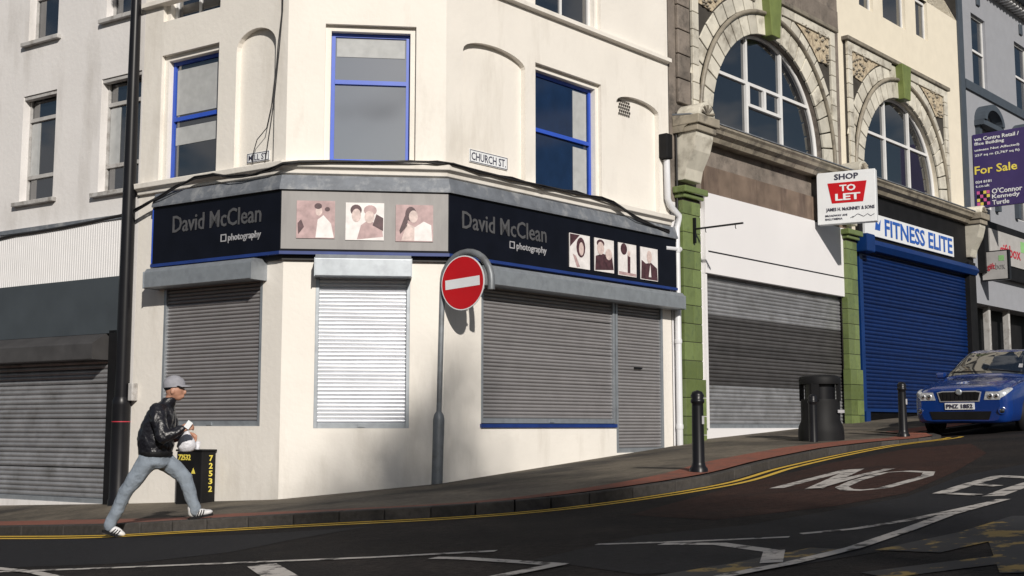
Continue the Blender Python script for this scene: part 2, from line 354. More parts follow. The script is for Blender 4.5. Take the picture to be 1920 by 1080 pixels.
def shutter(parent, face, u0, u1, z0, z1, y, pitch, m, gm='galv', guide=.05, lock=True, second=None, mid=None):
    root = MB().box(u0, u0+guide, y-.05, y+.05, z0, z1).box(u1-guide, u1, y-.05, y+.05, z0, z1).box(u0+guide, u1-guide, y-.03, y+.02, z0, z0+.07).build('roller_shutter', M_[gm], parent, face.M, bevel=.004)
    a, b = u0+guide-.01, u1-guide+.01; n = int((z1-z0-.07)/pitch)
    prof = [(.012, 0), (-.004, .12), (-.014, .35), (-.016, .55), (-.012, .78), (0, .93), (.012, 1.0)]
    me = MB(); vs = [(x, py, pz*pitch) for x in (0, b-a) for py, pz in prof]; k = len(prof)
    me.add(vs, [(i, i+1, i+1+k, i+k) for i in range(k-1)], True); base = me.mesh('slat'); base.materials.append(M_[m]); alt = None
    if second: alt = base.copy(); alt.materials[0] = M_[second]
    for i in range(n+1):
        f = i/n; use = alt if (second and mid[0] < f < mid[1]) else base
        link('slat', use, None, root, face.M @ T(a, y+random.gauss(0, .0012), z0+.07+i*pitch) @ Matrix.Rotation(R(random.gauss(0, 1.6)), 4, 'X') @ Matrix.Rotation(R(random.gauss(0, .04)), 4, 'Y'))
    MB().quad((a, y+.03, z0), (b, y+.03, z0), (b, y+.03, z1), (a, y+.03, z1)).build('shutter_backing', M_['blackmatt'], root, face.M)
    if lock: MB().box((a+b)/2-.05, (a+b)/2+.05, y-.045, y-.031, z0+.015, z0+.055).build('lock', M_['galv'], root, face.M)
    return root
def text(s, m, parent, M, box, y=0, bold=0, ext=.004, name='lettering', spacing=1.0):
    c = bpy.data.curves.new(name, 'FONT'); c.body = s; c.extrude = ext; c.offset = bold; c.size = 1; c.resolution_u = 2; c.space_character = spacing
    t = bpy.data.objects.new(name, c); col.objects.link(t); bpy.context.view_layer.update()
    me = bpy.data.meshes.new_from_object(t); bpy.data.objects.remove(t); bpy.data.curves.remove(c)
    X = [v.co.x for v in me.vertices]; Y = [v.co.y for v in me.vertices]; u0, u1, z0, z1 = box
    sx, sz = (u1-u0)/(max(X)-min(X)), (z1-z0)/(max(Y)-min(Y)); mx, my = min(X), min(Y)
    for v in me.vertices: v.co = (u0+(v.co.x-mx)*sx, y-ext-v.co.z, z0+(v.co.y-my)*sz)
    me.materials.clear(); return link(name, me, M_[m], parent, M, kind='stuff')
def sweep(prof, u_l, u_r):                 # moulding carried round the three faces with mitred corners; prof of (out, z)
    s = MB(); k = len(prof); vs = []
    t1, t2 = math.tan((aC-aL)/2), math.tan((aR-aC)/2)
    for st in range(4):
        for d, z in prof:
            p = (FL.pt(u_l, d, z), FL.pt(d*t1, d, z), FR.pt(-d*t2, d, z), FR.pt(u_r, d, z))[st]; vs.append(p)
    s.add(vs, [(i*k+j, (i+1)*k+j, (i+1)*k+(j+1) % k, i*k+(j+1) % k) for i in range(3) for j in range(k)])
    s.add(vs[:k], [tuple(range(k))]); s.add(vs[-k:], [tuple(range(k-1, -1, -1))]); return s
def zc(y, d=0): return FC.uz(690, y, d)[1]
def U(f, x, y, d=0): return f.uz(x, y, d)[0]
def Z(f, x, y, d=0): return f.uz(x, y, d)[1]
EXT1, EXT2 = math.tan((aC-aL)/2), math.tan((aR-aC)/2)
# ------------------------------------------------ the corner building
TOP = 9.6
cb = empty('corner_building', T(LC.x, LC.y, -.97), 'cream rendered corner building with blue window frames and closed roller shutters', 'building')
wall = MB()
z_led = zc(330)
# left face
h = []; wl_ = stepped(wall, h, (U(FL, 301, 200), U(FL, 408, 200), zc(331), Z(FL, 407, 80)))
nl = archloop(U(FL, 441, 200), U(FL, 515, 200), zc(325), Z(FL, 449, 95), Z(FL, 485, 55)-Z(FL, 485, 90)); h.append(nl); reveal(wall, nl, 0, .09); fill(wall, nl, [], .09)
sl = (U(FL, 303, 700), U(FL, 489, 700), Z(FL, 395, 799), zc(505)); a = rect(*sl); h.append(a); reveal(wall, a, 0, .12)
w2l = stepped(wall, h, (U(FL, 301, 200), U(FL, 408, 200), 6.1, 8.0))
fill(wall, [(L_END, -2), (0, -2), (0, TOP), (L_END, TOP)], h, 0)
mL = wall.build('wall', M_['cream'], cb, FL.M)
# centre face
wall = MB(); h = []
wc_ = stepped(wall, h, (U(FC, 609, 150), U(FC, 780, 150), zc(302), zc(47)))
sc = (U(FC, 590, 650), U(FC, 768, 650), zc(803), zc(505)); a = rect(*sc); h.append(a); reveal(wall, a, 0, .12)
w2c = stepped(wall, h, (U(FC, 609, 150), U(FC, 780, 150), 6.1, 8.0))
fill(wall, [(0, -2), (WC, -2), (WC, TOP), (0, TOP)], h, 0); wall.build('wall', M_['cream'], cb, FC.M)
# right face
wall = MB(); h = []
n1 = archloop(U(FR, 868, 200), U(FR, 985, 200), zc(325), Z(FR, 868, 92), .2); h.append(n1); reveal(wall, n1, 0, .09); fill(wall, n1, [], .09)
wr_ = stepped(wall, h, (U(FR, 1004, 200), U(FR, 1128, 250), zc(331), Z(FR, 1075, 141)))
n2 = archloop(U(FR, 1157, 300), U(FR, 1236, 300), zc(325), Z(FR, 1157, 190), .16); h.append(n2); reveal(wall, n2, 0, .09); fill(wall, n2, [], .09)
srt = (U(FR, 902, 700), U(FR, 1155, 700), Z(FR, 1000, 799), zc(505)); du0, du1 = srt[1], U(FR, 1244, 700); dz0 = base_z(FR, du0)+.04
a = [(srt[0], srt[2]), (srt[1], srt[2]), (srt[1], dz0), (du1, dz0), (du1, srt[3]), (srt[0], srt[3])]; h.append(a); reveal(wall, a, 0, .12)
zs2 = Z(FR, 1110, 58)
w2r = stepped(wall, h, (U(FR, 1004, 200), U(FR, 1128, 250), zs2+.06, zs2+1.75))
fill(wall, [(0, -2), (R_END, -2), (R_END, TOP), (0, TOP)], h, 0); wall.build('wall', M_['cream'], cb, FR.M)
# back of the shell and roof
bk = MB(); A, B, C_, D = FL.pt(L_END), FL.pt(0), FR.pt(0), FR.pt(R_END); E = FR.pt(R_END, -7); G = FL.pt(L_END, -7)
ring = [A, B, C_, D, E, G]
bk.add([(p.x, p.y, TOP+.002) for p in ring], [tuple(range(6))])
for p, q in ((D, E), (E, G), (G, A)): bk.quad((p.x, p.y, -2), (q.x, q.y, -2), (q.x, q.y, TOP), (p.x, p.y, TOP))
bk.build('rear_wall', M_['cream'], cb)
sweep([(-.02, TOP-.3), (.18, TOP-.2), (.18, TOP-.05), (-.02, TOP+.05)], L_END, R_END).build('parapet_cornice', M_['cream'], cb)
sweep([(-.02, zs2-.07), (.09, zs2-.05), (.09, zs2+.015), (-.02, zs2+.05)], L_END, R_END).build('string_course', M_['cream'], cb)
sweep([(-.02, zc(329)), (.05, zc(329)), (.06, zc(322)), (.12, zc(318)), (.13, zc(308)), (-.02, zc(303))], L_END+.02, R_END-.03).build('moulding', M_['cream'], cb, bevel=.008)
uLs = U(FL, 287, 440, .12); uRs = U(FR, 1268, 490, .12)
sweep([(-.02, zc(331)), (.10, zc(334)), (.165, zc(358)), (.165, zc(362)), (-.02, zc(362))], uLs, uRs).build('lead_flashing', M_['lead'], cb)
sash(cb, FL, wl_, .16, 'bluepaint', (.56,), blind=[(0.02, .98, .6, .96), (.02, .98, .36, .5)])
sash(cb, FC, wc_, .16, 'bluepaint', (.62,), pane='glass_bright', blind=[(.02, .98, .84, .99)])
sash(cb, FR, wr_, .16, 'bluepaint', (.55,), pane='glassblue', blind=[(.72, .97, .02, .5), (.72, .97, .56, .98)])
for f, o in ((FL, w2l), (FC, w2c), (FR, w2r)): sash(cb, f, o, .16, 'framewhite', (.5,), bars=(.5,))
shutter(cb, FL, *sl[:2], sl[2], sl[3], .05, .053, 'slat'); shutter(cb, FC, *sc[:2], sc[2], sc[3], .05, .053, 'slat_bright')
shutter(cb, FR, srt[0], srt[1]-.012, srt[2]+.04, srt[3], .05, .053, 'slat'); shutter(cb, FR, srt[1]+.012, du1, dz0, srt[3], .05, .053, 'slat', lock=False)
MB().box(srt[0]-.02, srt[1]-.02, -.035, .1, srt[2]-.02, srt[2]+.032).build('sill', M_['trimblue'], cb, FR.M)
um = (srt[1]+du1)/2; MB().box(um-.14, um+.06, -.0, .03, .95, .975).build('letter_slot', M_['black'], cb, FR.M)
def housing(f, u0, u1, z0, z1, d, m='galv'):
    o = MB().prismx([(0.02, z0), (-d, z0), (-d, z1-.06), (-d+.05, z1), (.02, z1)], u0, u1).build('shutter_housing', M_[m], cb, f.M, bevel=.006)
    for e in (u0-.012, u1+.001): MB().box(e, e+.011, -d-.008, .0, z0-.01, z1-.05).build('end_plate', M_[m], o, f.M)
hz1, hz0 = zc(485), zc(522)
housing(FL, U(FL, 290, 520, .1), U(FL, 500, 500), hz0-.02, hz1-.01, .3); housing(FC, U(FC, 591, 500, .25), U(FC, 771, 500, .25), hz0, hz1+.02, .27); housing(FR, U(FR, 900, 520, .1), R_END-.02, hz0-.03, hz1-.03, .3)
sweep([(0.0, zc(490)), (.05, zc(490)), (.05, zc(478)), (0.0, zc(478))], uLs, uRs-.1).build('dark_strip', M_['cable'], cb)  # dark strip filling the joint and its cables below the fascia
# vent grid in the niche
v = MB(); vu, vz = U(FR, 1167, 190), Z(FR, 1185, 218)
for i in range(6):
    for j in range(5): v.box(vu+i*.055+.02*(j % 2), vu+i*.055+.03+.02*(j % 2), .075, .0885, vz+j*.055, vz+j*.055+.035)
v.build('vent_grille', M_['joint'], cb, FR.M, kind='stuff')
# ------------------------------------------------ fascia sign
fs = empty('fascia_sign', T(*FC.pt(WC/2, .1, zc(474))), 'black and grey photographer shop fascia wrapped round the corner building', 'sign')
zt, zb = zc(362.5), zc(471)
DF = .12
sweep([(0.0, zb-.03), (DF, zb-.03), (DF, zt), (0.0, zt)], uLs, uRs).build('fascia_board', M_['fascia'], fs)
sweep([(0.0, zb-.075), (DF+.02, zb-.075), (DF+.02, zb-.032), (0.0, zb-.032)], uLs-.02, uRs+.01).build('blue_trim', M_['trimblue'], fs)
MB().box(-DF*EXT1+.012, WC+DF*EXT2-.012, -DF-.008, -DF-.001, zb, zt-.005).build('grey_panel', M_['fasciagrey'], fs, FC.M)
MB().box(uLs-.015, uLs-.001, -DF-.01, 0, zb-.02, zt).build('end_trim', M_['bluepaint'], fs, FL.M)
def shape(mb, cx, cz, rx, rz, y, n=14, a0=0): mb.add([(cx+rx*math.cos(2*math.pi*k/n+a0), y, cz+rz*math.sin(2*math.pi*k/n+a0)) for k in range(n)], [tuple(range(n))])
def photo(f, u0, u1, z0, z1, kind):
    y = -DF-.009; o = MB().box(u0, u1, y-.012, y, z0, z1).build('photo_print', M_['photopink' if kind in (0, 2) else 'photowhite'], fs, f.M)
    w, hh = u1-u0, z1-z0; P = lambda a, b: (u0+w*a, z0+hh*b)
    def sh(m, pts, k):
        MB().add([(P(*p)[0], y-.0125-.0012*k, P(*p)[1]) for p in pts], [tuple(range(len(pts)))]).build('figure', M_[m], o, f.M)
    def el(m, cx, cz, rx, rz, k): sh(m, [(cx+rx*math.cos(t*.45), cz+rz*math.sin(t*.45)) for t in range(14)], k)
    if kind == 0: sh('photowhite', [(.5, .02), (.98, .02), (.9, .4), (.7, .62), (.55, .5)], 1); el('photoskin', .58, .72, .09, .12, 2); el('photodark', .56, .86, .1, .08, 3); el('photodark', .8, .78, .07, .06, 1); sh('photodark', [(.05, .1), (.2, .3), (.12, .5), (.03, .4)], 1)
    elif kind == 1: sh('photopink', [(.3, .02), (.98, .1), (.95, .35), (.6, .55), (.4, .4)], 1); sh('photodark', [(.7, .4), (.98, .25), (.98, .6), (.8, .7)], 2); el('photodark', .27, .8, .15, .15, 2); el('photoskin', .28, .66, .12, .18, 3); el('photopink', .64, .8, .17, .14, 2); el('photoskin', .62, .62, .13, .17, 3)
    elif kind == 2: sh('photowhite', [(.4, .02), (.98, .02), (.95, .45), (.75, .55), (.45, .35)], 1); el('photodark', .4, .75, .15, .2, 1); sh('photodark', [(.28, .8), (.35, .8), (.3, .4), (.12, .2), (.1, .3)], 2); el('photoskin', .47, .68, .12, .17, 3); sh('photoskin', [(.15, .02), (.5, .02), (.5, .4), (.3, .5)], 2)
    elif kind == 3: sh('photodark', [(.02, .98), (.02, .6), (.5, .98)], 1); el('photodark', .55, .62, .22, .3, 1); el('photoskin', .57, .58, .12, .2, 2); sh('photopink', [(.15, .4), (.3, .35), (.5, .05), (.35, .02)], 2)
    elif kind == 4: sh('photodark', [(.02, .02), (.98, .1), (.9, .5), (.4, .55), (.05, .45)], 1); el('photodark', .3, .85, .2, .12, 2); el('photoskin', .3, .7, .18, .2, 3); el('photoskin', .72, .55, .17, .17, 3)
    elif kind == 5: el('photodark', .3, .82, .18, .18, 1); sh('photodark', [(.5, .1), (.65, .1), (.66, .6), (.5, .65)], 1); el('photoskin', .58, .7, .08, .09, 2); sh('photopink', [(.02, .02), (.98, .02), (.98, .1), (.02, .12)], 1)
    else: sh('photodark', [(.02, .02), (.98, .02), (.95, .4), (.6, .55), (.3, .5), (.05, .6)], 1); el('photoskin', .5, .72, .15, .2, 2); sh('photowhite', [(.45, .1), (.6, .1), (.55, .5)], 3)
for (x0, y0, x1, y1), k in zip(((556, 379, 628, 449), (648, 381, 720, 451), (742, 383, 812, 452)), (0, 1, 2)):
    photo(FC, U(FC, x0, 415, DF), U(FC, x1, 415, DF), zc(y1, DF), zc(y0, DF), k)
for (x0, y0, x1, y1), k in zip(((1066, 434, 1104, 498), (1113, 443, 1149, 505), (1157.5, 452, 1191, 513), (1199, 460, 1231, 521)), (3, 4, 5, 6)):
    photo(FR, U(FR, x0, 470, DF), U(FR, x1, 470, DF), Z(FR, x0, y1, DF)-.02, Z(FR, x0, y0, DF)-.02, k)
def name_text(f, xa, ya, xb, yb, hz, ph, px):
    u0, z0 = f.uz(xa, ya, DF); u1 = U(f, xb, yb, DF)
    text('David McClean', 'letters', fs, f.M, (u0, u1, z0, z0+hz), -DF-.002, .01)
    p0, pz = f.uz(px, ph, DF); text('photography', 'letterwhite', fs, f.M, (p0, u1, pz, pz+.13), -DF-.002, .012)
    a, b = p0-.15, p0-.04
    MB().box(a, b, -DF-.006, -DF, pz+.03, pz+.045).box(a, b, -DF-.006, -DF, pz+.12, pz+.135).box(a, a+.014, -DF-.0065, -DF, pz+.03, pz+.135).box(b-.014, b, -DF-.0065, -DF, pz+.03, pz+.135).build('frame_icon', M_['letterwhite'], fs, f.M)
name_text(FL, 324, 437, 490, 419, .25, 456, 428); name_text(FR, 866, 428, 1024, 452, .25, 471, 968)
# street name plates
def plate(f, x0, y0, x1, y1, s, lab, hh, d=.002):
    N = .088; u0, z1 = f.uz(x0, y0, -N); u1 = U(f, x1, y1, -N); FMn = f.M @ T(0, N, 0)
    r = MB().box(u0, u1, -.02, -.001, z1-hh, z1).build('street_name_plate', M_['signwhite'], None, FMn, label=lab, category='sign', bevel=.004)
    MB().box(u0+.005, u1-.005, -.0215, -.0195, z1-.016, z1-.006).box(u0+.005, u1-.005, -.0215, -.0195, z1-hh+.006, z1-hh+.016).box(u0+.005, u0+.015, -.022, -.0195, z1-hh+.006, z1-.006).box(u1-.015, u1-.005, -.022, -.0195, z1-hh+.006, z1-.006).build('border', M_['textdark'], r, FMn)
    text(s, 'textdark', r, FMn, (u0+.035, u1-.04, z1-hh*.82, z1-hh*.2), -.0205, .012, .001)
plate(FR, 879, 279, 950, 290, 'CHURCH ST.', 'white CHURCH ST name plate with black letters on cream wall', .19)
plate(FL, 465, 289, 507, 281, 'MILL ST', 'small white MILL ST name plate inside the arched niche', .14)
# cables
def cable(pts, r, lab, f=None):
    return MB().tube(pts, r, 6).build('cable', M_['cable'], None, I4, label=lab, category='cable')
def fpt(f, x, y, d): u, z = f.uz(x, y, d); return f.pt(u, d, z)
for q, (off, r) in enumerate(((0, .017), (6, .012), (-5, .01))):
    pts = [fpt(FL, x, y+off*.6*math.sin(x*.05+q), .16+.015*q) for x, y in ((250, 396), (275, 381), (300, 368), (330, 351), (365, 334), (400, 326), (430, 331), (455, 331), (480, 327), (505, 318), (530, 306))]
    pts += [fpt(FC, x, y+off*.4*math.sin(x*.04), .15+.012*q) for x, y in ((560, 303), (620, 302), (700, 304), (770, 303), (820, 304))]
    pts += [fpt(FR, x, y+off*.6*math.sin(x*.05+q), .15+.012*q) for x, y in ((850, 308), (900, 321), (960, 336), (1020, 349), (1080, 362), (1128, 372), (1150, 378), (1172, 393), (1195, 410), (1225, 424), (1255, 434))]
    cable(pts, r, ('thick black cable slung along the ledge above the shop fascia', 'thinner black cable twisting beside the thick one on the ledge', 'thinnest black cable looping along the ledge above the fascia')[q])
for q, dx in enumerate((0, 7)):
    cable([fpt(FL, x+dx*(y/300), y, .03+.01*q) for x, y in ((530, -60), (529, 20), (522, 80), (519, 120), (511, 190), (500, 240), (482, 262), (474, 290), (474, 322))] if q == 0 else [fpt(FL, x, y, .04) for x, y in ((532, -60), (530, 20), (523, 100), (514, 190), (502, 270), (494, 322))], .007,
          ('thin wire drooping down past the niche to the MILL ST plate', 'thin straight wire hanging down beside the arched niche')[q])
cable([fpt(FL, x, y, .08) for x, y in ((-60, 452), (0, 447), (30, 440), (60, 436), (120, 426), (180, 414), (235, 402))], .022, 'black cable running along the top of the white corrugated panel')
# ------------------------------------------------ left building
lb = empty('pale_building', T(*FL.pt(-5, 0, -1.2)), 'pale grey rendered building with ribbed white panel over a worn shutter', 'building')
LX = -11.5; wall = MB(); h = []; LE = L_END-.004; wins = []
for x0, y0, x1, y1 in ((40, 183, 102, 380), (187, 150, 262, 362), (58, -130, 112, 80), (203, -160, 264, 36), (-110, 215, -40, 400), (-100, -100, -30, 108)):
    o = (U(FL, x0, (y0+y1)/2), U(FL, x1, (y0+y1)/2), Z(FL, x0, y1), Z(FL, x0, y0)); h.append(rect(*o)); reveal(wall, rect(*o), 0, .2); wins.append(o)
pzb, pzt = Z(FL, 116, 530), Z(FL, 116, 428)
su1 = U(FL, 207, 800); shz = Z(FL, 100, 680); szb = Z(FL, 100, 940)
h.append(rect(LX+1, su1, szb, shz+.2)); reveal(wall, h[-1], 0, .12)
fill(wall, rect(LX, LE, -2.4, 8.6), h, 0); wall.build('wall', M_['palegrey'], lb, FL.M)
b2 = MB(); P4 = [FL.pt(LX), FL.pt(LE), FL.pt(LE, -7), FL.pt(LX, -7)]
b2.add([(p.x, p.y, 8.602) for p in P4], [(0, 1, 2, 3)])
for p, q in zip(P4[1:], P4[2:]+P4[:1]): b2.quad((p.x, p.y, -2), (q.x, q.y, -2), (q.x, q.y, 8.6), (p.x, p.y, 8.6))
b2.build('rear_wall', M_['palegrey'], lb)
for o in wins:
    sash(lb, FL, o, .13, 'framegrey', (.24, .78) if o[3] < 5.5 else (.4,), blind=[(.02, .3, .25, .76)] if o[3] < 5.5 else [(.05, .95, .42, .98)], fw=.04)
    MB().box(o[0]-.1, o[1]+.1, -.08, .12, o[2]-.07, o[2]-.001).build('window_sill', M_['framegrey'], lb, FL.M, bevel=.008)
    MB().box(o[0]-.0, o[1], .02, .12, o[3]-.06, o[3]-.002).build('lintel', M_['framegrey'], lb, FL.M)
cp = MB(); n = 150; us = [LX+.3+(LE-.12-LX-.3)*i/n for i in range(n+1)]
for i in range(n): a, b = us[i], us[i+1]; m_ = a+(b-a)*.6; cp.quad((a, -.06, pzb), (m_, -.06, pzb), (m_, -.06, pzt), (a, -.06, pzt)).quad((m_, -.06, pzb), (b, -.045, pzb), (b, -.045, pzt), (m_, -.06, pzt)).quad((b, -.045, pzb), (b, -.06, pzb), (b, -.06, pzt), (b, -.045, pzt))
cp.build('corrugated_panel', M_['corrug'], lb, FL.M, kind='stuff')
MB().box(LX+.3, LE-.1, -.08, -.001, pzt+.002, pzt+.07).build('panel_flashing', M_['lead'], lb, FL.M)
az = Z(FL, 110, 632)
MB().box(LX+.3, LE-.16, -.1, -.001, az, pzb-.003).build('grey_fascia', M_['awning'], lb, FL.M)
MB().prismx([(0, shz), (-.34, shz), (-.34, az-.16), (-.1, az-.003), (0, az-.003)], LX+.3, U(FL, 208, 650)).build('shutter_housing', M_['slat_dark'], lb, FL.M, bevel=.01)
shutter(lb, FL, LX+1, su1, szb, shz+.1, .04, .075, 'slat_worn', lock=False)
MB().box(su1+.005, su1+.26, -.1, -.001, -2, az+.05).build('pilaster', M_['blackmatt'], lb, FL.M, bevel=.01)
jb = fpt(FL, 249, 735, .06)
tag(MB().box(-.045, .045, -.055, .055, -.13, .13).build('junction_box', M_['framegrey'], None, T(*jb) @ RZ(aL), bevel=.012), 'small beige junction box on the wall beside the lamp post', 'box')
# lamp post
p = ground(221, 946)
lp = empty('lamp_post', T(*p), 'tall black lamp post with red tape mark standing between the two buildings', 'lamp post')
zcol = 1.5
MB().lathe([(.155, -.1), (.15, .05), (.135, .1), (.135, zcol-.05), (.14, zcol), (.11, zcol+.07)], 20).build('base', M_['black'], lp, WM[lp])
MB().lathe([(.108, zcol), (.095, 5), (.07, 8.5)], 20).build('shaft', M_['black'], lp, WM[lp])
MB().tube([(0, 0, 8.3), (.02, -.1, 8.7), (.1, -.5, 9), (.2, -1.1, 9.05)], .035).build('arm', M_['black'], lp, WM[lp])
MB().box(.1, .36, -1.6, -1.0, 8.95, 9.08).build('lantern', M_['galv'], lp, WM[lp], bevel=.03)
MB().lathe([(.1365, 1.2), (.1365, 1.213)], 20).build('red_tape', M_['textred'], lp, WM[lp])
# ------------------------------------------------ no entry sign
p = ground(819, 907)
ne = empty('no_entry_sign', T(*p) @ Matrix.Rotation(R(1.2), 4, 'Y'), 'round red no entry sign with white bar on a grey hooped post', 'road sign')
hx = Vector((.80, -.60, 0)).normalized(); rr = .43
MB().lathe([(.085, -.1), (.085, .86), (.075, .93), (.048, .98)], 18).build('base', M_['postgrey'], ne, WM[ne])
pts = [(0, 0, .95), (0, 0, 1.8), (0, 0, 2.5)]+[tuple(hx*(rr-rr*math.cos(a))+Vector((0, 0, 2.72+rr*math.sin(a)))) for a in [math.pi*k/14 for k in range(15)]]+[tuple(hx*2*rr+Vector((0, 0, 2.62)))]
MB().tube(pts, .05, 14).build('hooped_pole', M_['postgrey'], ne, WM[ne])
ang = math.atan2(hx.y, hx.x); DM = WM[ne] @ T(hx.x*rr, hx.y*rr, 2.72) @ RZ(ang) @ Matrix.Rotation(R(-4), 4, 'Y')
def disc(r, y0, y1): return MB().prism([(r*math.cos(2*math.pi*k/40), r*math.sin(2*math.pi*k/40)) for k in range(40)], y0, y1)
dd = disc(.375, -.085, -.075).build('disc', M_['signwhite'], ne, DM)
disc(.36, -.087, -.0855).build('red_face', M_['red'], dd, DM); MB().box(-.3, .3, -.0895, -.0875, -.065, .065).build('white_bar', M_['signwhite'], dd, DM)
MB().box(-.34, .34, -.074, -.03, -.12, -.09).box(-.34, .34, -.074, -.03, .09, .12).build('bracket', M_['postgrey'], ne, DM)
# ------------------------------------------------ downpipe between the buildings
dpz = base_z(FR, R_END)
dp = empty('drainpipe', T(*FR.pt(R_END, .08, dpz)), 'white plastic drainpipe with swan neck at the end of the cream building', 'pipe')
def rp(x, y, d=.08): return fpt(FR, x, y, d)
ux = U(FR, 1273, 700, .08)
MB().tube([rp(1250, 300), rp(1252, 372), rp(1256, 385), rp(1274, 405), FR.pt(ux, .08, Z(FR, 1274, 430, .08)), FR.pt(ux, .08, dpz-.1)], .055, 12).build('pipe', M_['pvc'], dp)
MB().tube([rp(1246, 465), rp(1275, 468)], .05, 10).build('branch', M_['pvc'], dp)
MB().box(-.09, .09, -.09, .09, -.22, .22).build('hopper', M_['blackmatt'], dp, T(*rp(1248, 275)) @ RZ(aR), bevel=.02)
for yy in (470, 640, 800):
    zz = Z(FR, 1273, yy, .08); q = FR.pt(ux, .08, zz); MB().lathe([(.062, -.04), (.066, 0), (.062, .04)], 12).build('collar', M_['pvc'], dp, T(*q))
cable([FR.pt(R_END+.16, .05, z) for z in (-.3, 1, 2.2, 3.4, 4.2, 5.5)], .02, 'black conduit running up beside the white drainpipe')
# ------------------------------------------------ the two arched buildings
def arched(name, lab, uA, uB, uc, rad, z_sill, upper, top):
    rt = empty(name, T(*FR.pt((uA+uB)/2, 0, base_z(FR, uA))), lab, 'building')
    M = FR.M; ro = rad+.9
    # upper wall with arch opening
    w = MB(); hs = []
    op = [(uc-rad, z_sill)]+[(uc-rad*math.cos(math.pi*k/28), z_sill+rad*math.sin(math.pi*k/28)) for k in range(1, 28)]+[(uc+rad, z_sill)]
    op = op[::-1]
    pl, pr, pz = uc-rad-.62, uc+rad+.62, z_sill+rad+.78
    extra = []
    if upper == 'cream':
        for x0, x1, yb in ((1611, 1637, 28), (1655, 1697, 56), (1716, 1738, 82)):
            o = (U(FR, x0, 20), U(FR, x1, 20), Z(FR, (x0+x1)/2, yb-12), Z(FR, (x0+x1)/2, yb-12)+1.9); extra.append(o); hs.append(rect(*o)); reveal(w, rect(*o), 0, .15)
    fill(w, rect(uA, uB, z_sill-1.6, top), hs+[op], 0); reveal(w, op, -.045, .2)
    w.build('wall', M_['stone' if upper == 'stone' else 'creampaint'], rt, M)
    for o in extra: sash(rt, FR, o, .08, 'framewhite', (.5,), bars=(), fw=.05)
    # spandrel panel: backing, blocks, ornament
    bkp = MB(); opx = [(uc-(rad+.02)*math.cos(math.pi*k/28), z_sill+(rad+.02)*math.sin(math.pi*k/28)) for k in range(29)][::-1]
    fill(bkp, [(pl, z_sill), (opx[-1][0], z_sill)]+opx[::-1][1:-1]+[(opx[0][0], z_sill), (pr, z_sill), (pr, pz), (pl, pz)], [], -.06); reveal(bkp, rect(pl, pr, z_sill, pz), -.06, .01)
    sp = bkp.build('spandrel_panel', M_['joint'], rt, M)
    nV = 23
    for ring, (r0, r1, y0) in enumerate(((rad, rad+.4, -.11), (rad+.47, rad+.78, -.085))):
        for k in range(nV):
            if k == nV//2 : continue
            a0, a1 = math.pi*k/nV+.006, math.pi*(k+1)/nV-.006
            pol = [(uc-r*math.cos(a), z_sill+r*math.sin(a)) for r, a in ((r0, a0), (r1, a0), (r1, a1), (r0, a1))]
            if ring and (min(x for x, _ in pol) < pl-.05 or max(x for x, _ in pol) > pr+.05): 
                pol = [(min(max(x, pl), pr), z) for x, z in pol]
            MB().prism(pol, y0, -.05).build('voussoir', M_['faience'], sp, M, bevel=.012)
    MB().tube([(uc-(rad+.435)*math.cos(math.pi*k/30), -.13, z_sill+(rad+.435)*math.sin(math.pi*k/30)) for k in range(31)], .045, 8).build('hood_mould', M_['faience_dirty'], sp, M)
    MB().prism([(uc-.16, z_sill+rad-.03), (uc+.16, z_sill+rad-.03), (uc+.25, z_sill+rad+.8), (uc-.25, z_sill+rad+.8)], -.26, -.0).build('keystone', M_['greenkey'], rt, M, bevel=.015)
    for s_ in (-1, 1):           # border blocks and carved corner
        ue = pl if s_ < 0 else pr-.2
        nb = 9
        for k in range(nb):
            z0 = z_sill+(pz-z_sill)*k/nb; MB().box(ue, ue+.2, -.12, -.055, z0+.006, z0+(pz-z_sill)/nb-.006).build('facing_block', M_['faience'], sp, M, bevel=.01)
        c0 = pl+.24 if s_ < 0 else pr-.24
        def rr_(a): return (uc+s_*(rad+.82)*math.cos(a), z_sill+(rad+.82)*math.sin(a))
        arcp = [rr_(R(a)) for a in (46, 52, 58, 64, 70)]
        pol = [(c0, arcp[0][1]+.05)]+[q for q in arcp if abs(q[0]-uc) < abs(c0-uc)]+[(arcp[-1][0], pz-.2), (c0, pz-.2)]
        MB().prism(pol, -.085, -.055).build('carved_spandrel', M_['ornament'], sp, M)
        orn = MB(); xs_ = [q[0] for q in pol]; zs_ = [q[1] for q in pol]
        for _ in range(60):
            x, z = random.uniform(min(xs_), max(xs_)), random.uniform(min(zs_), max(zs_))
            if math.hypot(x-uc, z-z_sill) > rad+.9: orn.lathe([(.0, -.03), (.035, -.015), (.05, 0), (.03, .02), (0, .03)], 6, (x, -.085, z))
        orn.build('foliage_carving', M_['faience_dirty'], sp, M, kind='stuff')
    nb = 10
    for k in range(nb):
        u0 = pl+.21+(pr-pl-.42)*k/nb; u1 = u0+(pr-pl-.42)/nb
        if u1 < uc-.25 or u0 > uc+.25: MB().box(u0+.005, u1-.005, -.12, -.055, pz-.19, pz).build('facing_block', M_['faience'], sp, M, bevel=.01)
    MB().box(pl-.08, pr+.08, -.17, .0, pz+.002, pz+.09).build('panel_moulding', M_['faience_dirty'], sp, M, bevel=.01)
    # the big window
    y = .09; f = MB()
    arc = [(uc-(rad-.04)*math.cos(math.pi*k/28), y, z_sill+.05+(rad-.06)*math.sin(math.pi*k/28)) for k in range(29)]
    f.tube(arc, .05, 6)
    b1, b2 = uc-rad*.3, uc+rad*.32
    for b in (b1, b2): f.box(b-.035, b+.035, y-.04, y+.04, z_sill+.03, z_sill+math.sqrt(rad**2-(b-uc)**2)-.03)
